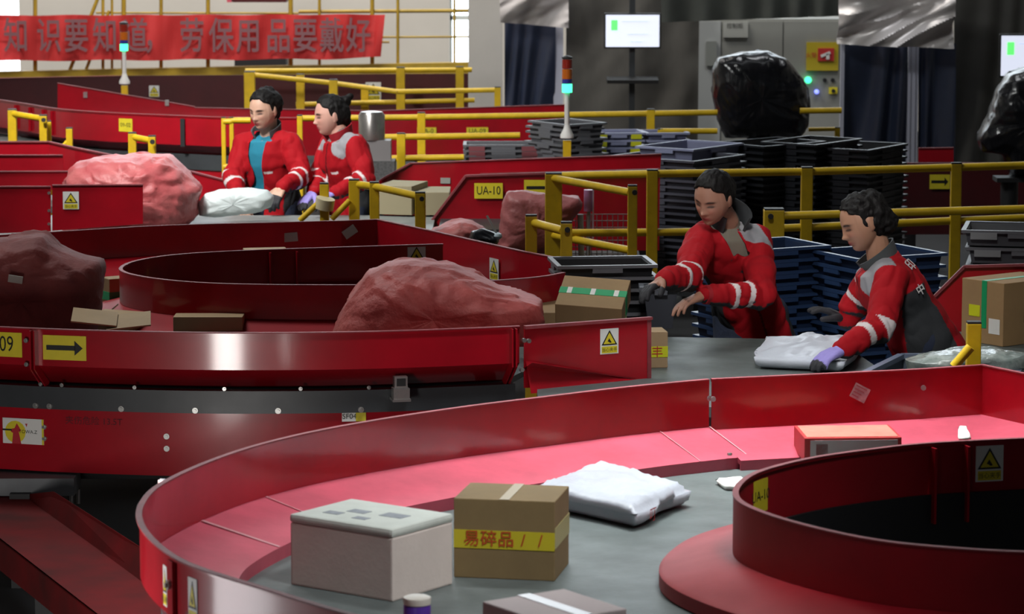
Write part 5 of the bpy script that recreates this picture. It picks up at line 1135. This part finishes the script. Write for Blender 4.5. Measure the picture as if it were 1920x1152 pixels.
def person(name_label, loc_px, S, seed=1):
    J = {k: aty(*v) for k, v in S['j'].items()}
    hd, nb, pv = J['head'], J['neck'], J['pelvis']
    f = Vector(S['face']).normalized(); up = Vector(S.get('up', (0, 0, 1))); up = (up - f * up.dot(f)).normalized(); rt = f.cross(up)
    HM = Matrix((rt, f, up)).transposed().to_4x4(); HM.translation = hd; HI = HM.inverted()
    shR, shL = J['shR'], J['shL']; left = (shL - shR).normalized(); spine = (nb - pv).normalized(); fw = left.cross(spine).normalized(); spineD = fw.cross(left).normalized()
    root = thing('person', name_label, 'person', (pv.x, pv.y, 0))
    SW = (shL - shR).length / 2
    cm = (shR + shL) / 2; H = (cm - pv).dot(spineD)
    # ---- body: one continuous surface with head, neck, trunk, arms, hands and legs
    mb = MB(); head_surface(mb, HM)
    capsule(mb, HM @ Vector((0, -.028, -.055)), .050, nb + fw * .005, .052); capsule(mb, HM @ Vector((0, -.02, -.075)), .046, nb + fw * .012, .050)
    hips = [pv + left * s * .09 for s in (-1, 1)]
    ground = Vector((S['feet'][0], S['feet'][1], 0)) if 'feet' in S else Vector((pv.x, pv.y, 0))
    legs = []
    for s, h_ in zip((-1, 1), hips):
        an = ground + left.xy.to_3d() * s * .12 + Vector((0, 0, .09)); kn = (h_ + an) / 2 + fw.xy.to_3d() * .05; legs.append((h_, kn, an))
    def torso(g, hem=.0):
        s_ = []
        base = pv - spine * hem
        if hem: s_.append((base, left, fw, .180 + g, .135 + g))
        s_ += [(pv, left, fw, .165 + g, .120 + g), (pv.lerp(cm, .40), left, fw, .145 + g, .108 + g), (pv.lerp(cm, .72), left, fw, .165 + g, .118 + g), (pv.lerp(cm, .93), left, fw, .160 + g, .105 + g), (cm + spine * .045, left, fw, .125 + g, .080 + g), (nb.lerp(cm, .15), left, fw, .066 + g * .6, .064 + g * .6)]
        return s_
    loft(mb, torso(0))
    arms = {}
    for side_, sd in (('R', 1), ('L', -1)):
        sh, el, wr, ha = J['sh' + side_], J['el' + side_], J['wr' + side_], J['ha' + side_]
        arms[side_] = (sh, el, wr, ha)
        capsule(mb, sh, .050, el, .040); capsule(mb, el, .040, wr, .026)
        dn = ha - wr; pn = Vector(S.get('palm' + side_, (0, 0, -1)))
        hand_parts(mb, wr + dn.normalized() * .02, dn, pn, sd * S.get('thumbflip' + side_, 1), S.get('curl' + side_, .35))
    for h_, kn, an in legs:
        capsule(mb, h_, .080, kn, .055); capsule(mb, kn, .055, an, .035)
        fd = fw.xy.to_3d().normalized(); capsule(mb, an - Vector((0, 0, .04)), .036, an - Vector((0, 0, .055)) + fd * .15, .028)
    sk = Vector(S.get('skin', (.47, .255, .165)))
    def skincol(p, nn):
        q = HI @ p
        if q.length < .16 and q.y > 0:
            c = sk.copy(); g = lambda u, c_, s_: math.exp(-((u - c_) / s_) ** 2); ax = abs(q.x)
            c = c.lerp(Vector((.52, .16, .13)), .30 * g(ax, .038, .018) * g(q.z, -.02, .016))
            lw = g(q.x, 0, .017) ** .6 * g(q.z, -.058, .008) ** .8; c = c.lerp(Vector((.30, .04, .045)), min(1, 1.3 * lw))
            c = c.lerp(Vector((.12, .03, .03)), .8 * g(q.x, 0, .018) * g(q.z, -.0585, .0022))
            eb = g(ax, .032, .015) * g(q.z, .0245 - .15 * abs(ax - .028), .0042); c = c.lerp(Vector((.03, .02, .018)), min(1, 2.2 * eb))
            ey = g(ax, .0315, .012) * g(q.z, .0035 - .1 * abs(ax - .03), .0042); c = c.lerp(Vector((.02, .014, .014)), min(1, 2.6 * ey))
            c = c.lerp(Vector((.25, .12, .08)), .6 * g(ax, .031, .016) * g(q.z, .011, .009))
            c = c.lerp(Vector((.2, .07, .05)), .5 * g(ax, .007, .004) * g(q.z, -.037, .003))
            return tuple(c)
        return tuple(sk)
    body = remeshed(mb, 'body', SKIN, root, .0037, 1, colour=skincol)
    # ---- hair
    hb = MB(); HR = HM.to_3x3()
    for (c, r) in S['hair']: ellipsoid(hb, HM @ Vector(c), r, HR, 24, 14)
    def hdisp(p, nn):
        q = HI @ p; hl = .088 - .9 * max(0, abs(q.x) - .030) + .006 * noise.noise(Vector((q.x * 60, 0, seed))); back = .032 * (1 - sm(q.z, hl - .004, hl + .004)) * sm(q.y, .018, .040); return -back + .0035 * noise.noise(Vector((q.x * 90, q.y * 30, q.z * 30))) + S.get('frizz', .004) * noise.noise(q * 45 + Vector((seed, 0, 0)))
    remeshed(hb, 'hair', HAIRM, root, .005, 3, displace=hdisp)
    # ---- shirt
    if S.get('shirt'):
        m_ = mat('shirt_' + S['shirt'][0], S['shirt'][1], .8, 0, .12, 8, .2, 20)
        tb = MB(); loft(tb, torso(.008)); capsule(tb, nb - spine * .02, .058, nb + spine * .008, .056)
        remeshed(tb, 'shirt', m_, root, .009, 3)
    # ---- jacket
    jb = MB(); G = .024
    loft(jb, torso(G, S.get('hem', .17)))
    for side_ in 'RL':
        sh, el, wr, ha = arms[side_]
        sh2 = sh - left * (1 if side_ == 'L' else -1) * .01
        capsule(jb, sh2 - spine * .01, .078, el, .066); capsule(jb, el, .066, wr - (wr - el).normalized() * .01, .047)
        capsule(jb, sh2 - spine * .01, .072, cm + spine * .015 + left * (.05 if side_ == 'L' else -.05), .07)
    if S.get('hood', 0): pass
    openw = S.get('open', None)
    def jdisp(p, nn):
        v = p * 1.0; a = abs(noise.noise(v * 9 + Vector((seed, 0, 0)))) * 2 - .5; b = abs(noise.noise(Vector((v.x * 16, v.y * 16, v.z * 9)) + Vector((0, seed, 0)))) * 2 - .5
        k = .010
        for s_ in 'RL':
            sh, el, wr, ha = arms[s_]
            dd = (p - el).length; k += .006 * math.exp(-(dd / .10) ** 2)
            t, r = seg_t(p, el, wr)
            if r < .1: L = (wr - el).length * t; a += .22 * math.sin(L * 130 + 3 * noise.noise(v * 12))
        return k * (a + .6 * b) * .8
    def local(p):
        q = p - pv; h_ = q.dot(spineD); return q.dot(left) - (cm - pv).dot(left) * h_ / H, q.dot(fw), h_
    def in_arm(p):
        best = (9, None, 0, 0)
        for s_ in 'RL':
            sh, el, wr, ha = arms[s_]; t1, d1 = seg_t(p, sh, el); t2, d2 = seg_t(p, el, wr)
            if d1 < best[0]: best = (d1, s_, 0, t1)
            if d2 < best[0]: best = (d2, s_, 1, t2)
        return best
    def jcol(p, nn):
        d, s_, sg, t = in_arm(p); l, fo, h_ = local(p); L = abs(l)
        sh, el, wr, ha = arms[s_]; la = (wr - el).length; lu = (el - sh).length
        fromw = (1 - t) * la if sg == 1 else la + (1 - t) * lu
        torso_side = h_ < H * .80 and d > .088
        if not torso_side and (sg == 1 or t > .30) and d < .13:
            for a, b in S.get('stripes', ((.115, .138), (.205, .228))):
                if a < fromw < b: return JS
            inward = (p - (el.lerp(wr, t) if sg else sh.lerp(el, t))).normalized()
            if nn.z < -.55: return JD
            return JR
        # shoulder patch in reflective grey: triangle from collar to sleeve head
        if S.get('patch', True) and h_ > H * .78:
            u = (L - .055) / .12; tri = H + .05 - h_
            if 0 < u < 1.05 and tri < (.045 + .065 * (1 - abs(u - .75) * 1.3) if S.get('both', True) else .05 + .085 * (1 - abs(u - .5) * .9)) and (fo > -.02 if S.get('patchf', 1) else True) and (l > 0 or S.get('both', True)): return JG
        if h_ < H * .72 and L > .115 and -.10 < fo < .10 - .10 * max(0, h_ / H): return JD
        if S.get('backprint') and fo < -.02 and H * .35 < h_ < H * .80:
            pass
        if h_ < -.12 and S.get('hemgrey', False): return JD
        # small white chest mark
        if fo > 0 and .05 < l < .105 and H * .60 < h_ < H * .64: return JS
        if fo > 0 and abs(l) < .006 and not openw: return (.10, .005, .008)
        return JR
    def jcut(p, nn):
        l, fo, h_ = local(p)
        q = (p - nb).dot(spineD)
        if q > -.012 + .0 and (p - nb).length < .11 and abs(l) < .07: return True
        if fo < 0.01: return False
        ia = in_arm(p)
        if ia[0] < .062 or (ia[0] < .115 and (ia[2] == 1 or ia[3] > .45)): return False
        vw = (S.get('vopen', .05) * sm(h_, H * S.get('v0', .66), H * .98)) if S.get('vopen', .05) > .021 else 0
        if openw: vw = max(vw, openw)
        return abs(l - S.get('vshift', 0)) < vw
    for s_ in 'RL': pass
    remeshed(jb, 'jacket', JACK, root, .0060, 5, colour=jcol, displace=jdisp, cut=jcut, solid=.006)
    # ---- collar: standing band open at the front
    cb_ = MB(); n_ = 36; vs_ = []; fs = []; op = S.get('collar_open', .5); ch = S.get('collar_h', .065)
    for i in range(n_ + 1):
        a = op + (2 * math.pi - 2 * op) * i / n_; dirv = fw * math.cos(a) + left * math.sin(a)
        lean_ = (1 + math.cos(a)) / 2
        for (r, z) in ((.062, -.030), (.078 + .012 * lean_, ch), (.085 + .014 * lean_, ch), (.073, -.034)):
            vs_.append(nb + fw * (.006 + .012 * lean_) + dirv * r + spineD * (z - .030 * lean_))
    for i in range(n_):
        for k in range(4): fs.append((i * 4 + k, i * 4 + (k + 1) % 4, (i + 1) * 4 + (k + 1) % 4, (i + 1) * 4 + k))
    fs += [(0, 1, 2, 3), tuple(n_ * 4 + k for k in (3, 2, 1, 0))]
    cb_.add(vs_, fs); cb_.build('collar', mat('collar_' + S.get('collar', 'grey'), {'grey': (.075, .085, .09), 'red': (.40, .01, .02), 'black': (.02, .022, .025)}[S.get('collar', 'grey')], .7, 0, .2, 20), root, smooth=True)
    # zip and cuffs
    for s_ in 'RL':
        sh, el, wr, ha = arms[s_]; d = (wr - el).normalized(); c2 = MB(); R = d.to_track_quat('Z', 'Y').to_matrix()
        c2.lathe(wr - d * .018, [(.040, 0), (.043, .002), (.042, .022), (.030, .024)], 18, 0, R); c2.build('cuff', mat('jacket_cuff_red', (.34, .008, .016), .7), root, smooth=True)
    # ---- trousers and shoes
    tb = MB()
    for h_, kn, an in legs: capsule(tb, h_, .100, kn, .075); capsule(tb, kn, .075, an + Vector((0, 0, .02)), .060)
    ellipsoid(tb, pv - spine * .02, (.165, .125, .11), Matrix((left, fw, spine)).transposed(), 20, 12)
    remeshed(tb, 'trousers', mat('denim_' + S.get('jeans', 'navy'), (.018, .028, .06), .8, 0, .35, 12, .2, 40), root, .013, 3)
    fd = fw.xy.to_3d().normalized()
    for h_, kn, an in legs:
        s2 = MB(); g0 = Vector((an.x, an.y, 0)); s2.box(g0 + fd * .045 + Vector((0, 0, .012)), (.095, .27, .024), Matrix((Vector((fd.y, -fd.x, 0)), fd, Vector((0, 0, 1)))).transposed(), 0, .008)
        capsule(s2, g0 + Vector((0, 0, .055)), .046, g0 + fd * .14 + Vector((0, 0, .042)), .036); capsule(s2, g0 + Vector((0, 0, .06)), .045, g0 + Vector((0, 0, .10)), .045)
        remeshed(s2, 'shoe', mat('black_shoe', (.02, .02, .022), .6), root, .008, 2)
    # ---- gloves
    for s_, sd in (('R', 1), ('L', -1)):
        gk = S.get('glove' + s_)
        if not gk: continue
        sh, el, wr, ha = arms[s_]; dn = (ha - wr).normalized(); pn = Vector(S.get('palm' + s_, (0, 0, -1))); w0 = wr + dn * .02
        gb_ = MB(); hand_parts(gb_, w0, dn, pn, sd * S.get('thumbflip' + s_, 1), S.get('curl' + s_, .35), g=.0030)
        pn2 = (pn - dn * pn.dot(dn)).normalized()
        lav = Vector((.30, .25, .62)); blk = Vector((.015, .015, .02))
        def gcol(p, nn, w0=w0, dn=dn, pn2=pn2, gk=gk):
            a = (p - w0).dot(dn)
            if gk == 'black': return tuple(blk)
            if gk == 'fingers': return tuple(blk)
            return tuple(blk if (a > .120 or nn.dot(pn2) > .5) else lav)
        if gk == 'fingers':
            remeshed(gb_, 'glove', GLOVE, root, .0042, 1, colour=gcol, cut=lambda p, nn, w0=w0, dn=dn, pn2=pn2: (p - w0).dot(dn) < .062 and nn.dot(pn2) < .2)
        else: remeshed(gb_, 'glove', GLOVE, root, .0042, 1, colour=gcol)
    # ---- back lettering
    if S.get('backprint'):
        for ch_, (pxx, pyy, sz_) in S['backprint']:
            tgt = aty(pxx, pyy, pv.y); r = ray(pxx, pyy); jk = [c for c in root.children if c.name.startswith('jacket')][0]
            o_ = Vector((0, 0, HC)) - WL[jk.name]; ok, hit, nrm, _ = jk.ray_cast(o_, r.normalized())
            if ok:
                pp = hit + WL[jk.name]; mbp = MB(); M = frame(pp + nrm * .010, nrm, spineD); text_into(mbp, ch_, sz_, M @ Matrix.Rotation(S.get('brot', 0), 4, 'Z'), 0, 0, 1, .02); mbp.build('back_lettering', mat('white_jacket_print', (.6, .58, .58), .6), root)
    return root
HS = [((0, -.007, .027), (.083, .101, .100)), ((0, -.03, .0), (.0815, .08, .085))]
person('woman in open red jacket over teal shirt behind the puffy white bag', None, dict(
    j=dict(head=(495, 205, 19.05), neck=(505, 250, 19.12), pelvis=(508, 378, 19.25), shR=(456, 270, 19.20), shL=(548, 269, 19.02), elR=(440, 330, 19.10), wrR=(446, 372, 18.92), haR=(460, 400, 18.86),
           elL=(566, 330, 18.95), wrL=(530, 350, 18.72), haL=(516, 372, 18.66)),
    face=(-.55, -.80, -.30), up=(-.1, -.2, 1), hair=HS + [((.01, -.075, .075), (.045, .045, .042)), ((-.02, -.06, .02), (.07, .065, .075)), ((0, -.07, -.05), (.05, .045, .05)), ((.028, -.05, .100), (.018, .03, .022))],
    shirt=('teal', (.015, .22, .33)), open=.055, vopen=.06, vshift=-.012, collar='grey', collar_open=.75, palmR=(0, 0, -1), palmL=(-.3, -.2, -1), curlL=.5, gloveL='fingers', hem=.16, stripes=((.13, .150), (.205, .225)), skin=(.60, .36, .26), patch=False), 1)
person('woman in red jacket and lavender gloves in profile behind the far yellow frame', None, dict(
    j=dict(head=(620, 216, 19.0), neck=(640, 254, 19.0), pelvis=(662, 378, 19.1), shR=(620, 272, 19.14), shL=(668, 273, 18.84), elR=(598, 328, 19.1), wrR=(588, 362, 18.92), haR=(560, 384, 18.78),
           elL=(684, 335, 18.75), wrL=(630, 362, 18.62), haL=(598, 378, 18.58)),
    face=(-.93, -.28, -.18), up=(0, 0, 1), hair=HS + [((.0, -.105, .065), (.030, .034, .034)), ((0, -.06, .0), (.076, .062, .085)), ((0, -.075, -.05), (.05, .04, .045)), ((0, -.135, .085), (.018, .026, .02))],
    shirt=('grey', (.2, .2, .19)), vopen=.02, collar='red', collar_open=.5, collar_h=.06, palmR=(.0, -.2, -1), palmL=(0, -.2, -1), gloveR='lav', gloveL='lav', hem=.16, stripes=((.10, .120), (.17, .19)), skin=(.60, .33, .26)), 2)
person('woman in red jacket with bowed head reaching left over the dark crates', None, dict(
    j=dict(head=(1338, 370, 13.95), neck=(1362, 414, 14.08), pelvis=(1408, 592, 14.38), shR=(1310, 450, 14.02), shL=(1420, 447, 14.16), elR=(1290, 520, 13.72), wrR=(1246, 524, 13.56), haR=(1205, 548, 13.47),
           elL=(1428, 552, 13.86), wrL=(1322, 553, 13.72), haL=(1275, 572, 13.66)),
    face=(-.52, -.72, -.42), up=(-.1, -.35, 1), hair=HS + [((0, -.065, .01), (.072, .06, .08)), ((0, -.085, -.045), (.05, .04, .045)), ((0.01, -.10, .04), (.035, .035, .035))],
    shirt=('beige', (.20, .18, .14)), both=False, vopen=.045, v0=.80, collar='black', collar_open=.7, collar_h=.085, palmR=(.1, -.25, -1), palmL=(-.1, -.1, -1), gloveR='fingers', hem=.17, feet=(1.06, 14.45), stripes=((.125, .150), (.20, .222)), skin=(.38, .19, .13)), 3)
person('woman in red jacket in profile bending over the white parcel, lavender glove', None, dict(
    j=dict(head=(1618, 416, 13.35), neck=(1652, 480, 13.38), pelvis=(1728, 632, 13.42), shR=(1642, 506, 13.55), shL=(1668, 522, 13.22), elR=(1600, 575, 13.62), wrR=(1590, 602, 13.62), haR=(1566, 590, 13.62),
           elL=(1650, 612, 13.06), wrL=(1580, 656, 12.96), haL=(1540, 674, 12.88)),
    face=(-.90, -.22, -.44), up=(-.45, -.05, 1), hair=HS + [((0, -.05, .0), (.084, .078, .095)), ((0, -.08, -.045), (.072, .06, .055)), ((.0, -.055, .055), (.075, .07, .06))], frizz=.009,
    shirt=('grey', (.2, .2, .19)), vopen=.02, collar='grey', collar_open=.5, collar_h=.045, palmR=(0, 0, -1), palmL=(-.2, -.1, -1), gloveR='black', gloveL='lav', hem=.14, feet=(1.88, 13.45), stripes=((.115, .138), (.195, .218)), skin=(.42, .22, .14),
    backprint=[('印', (1706, 500, .06)), ('中', (1724, 545, .05))], brot=0), 4)
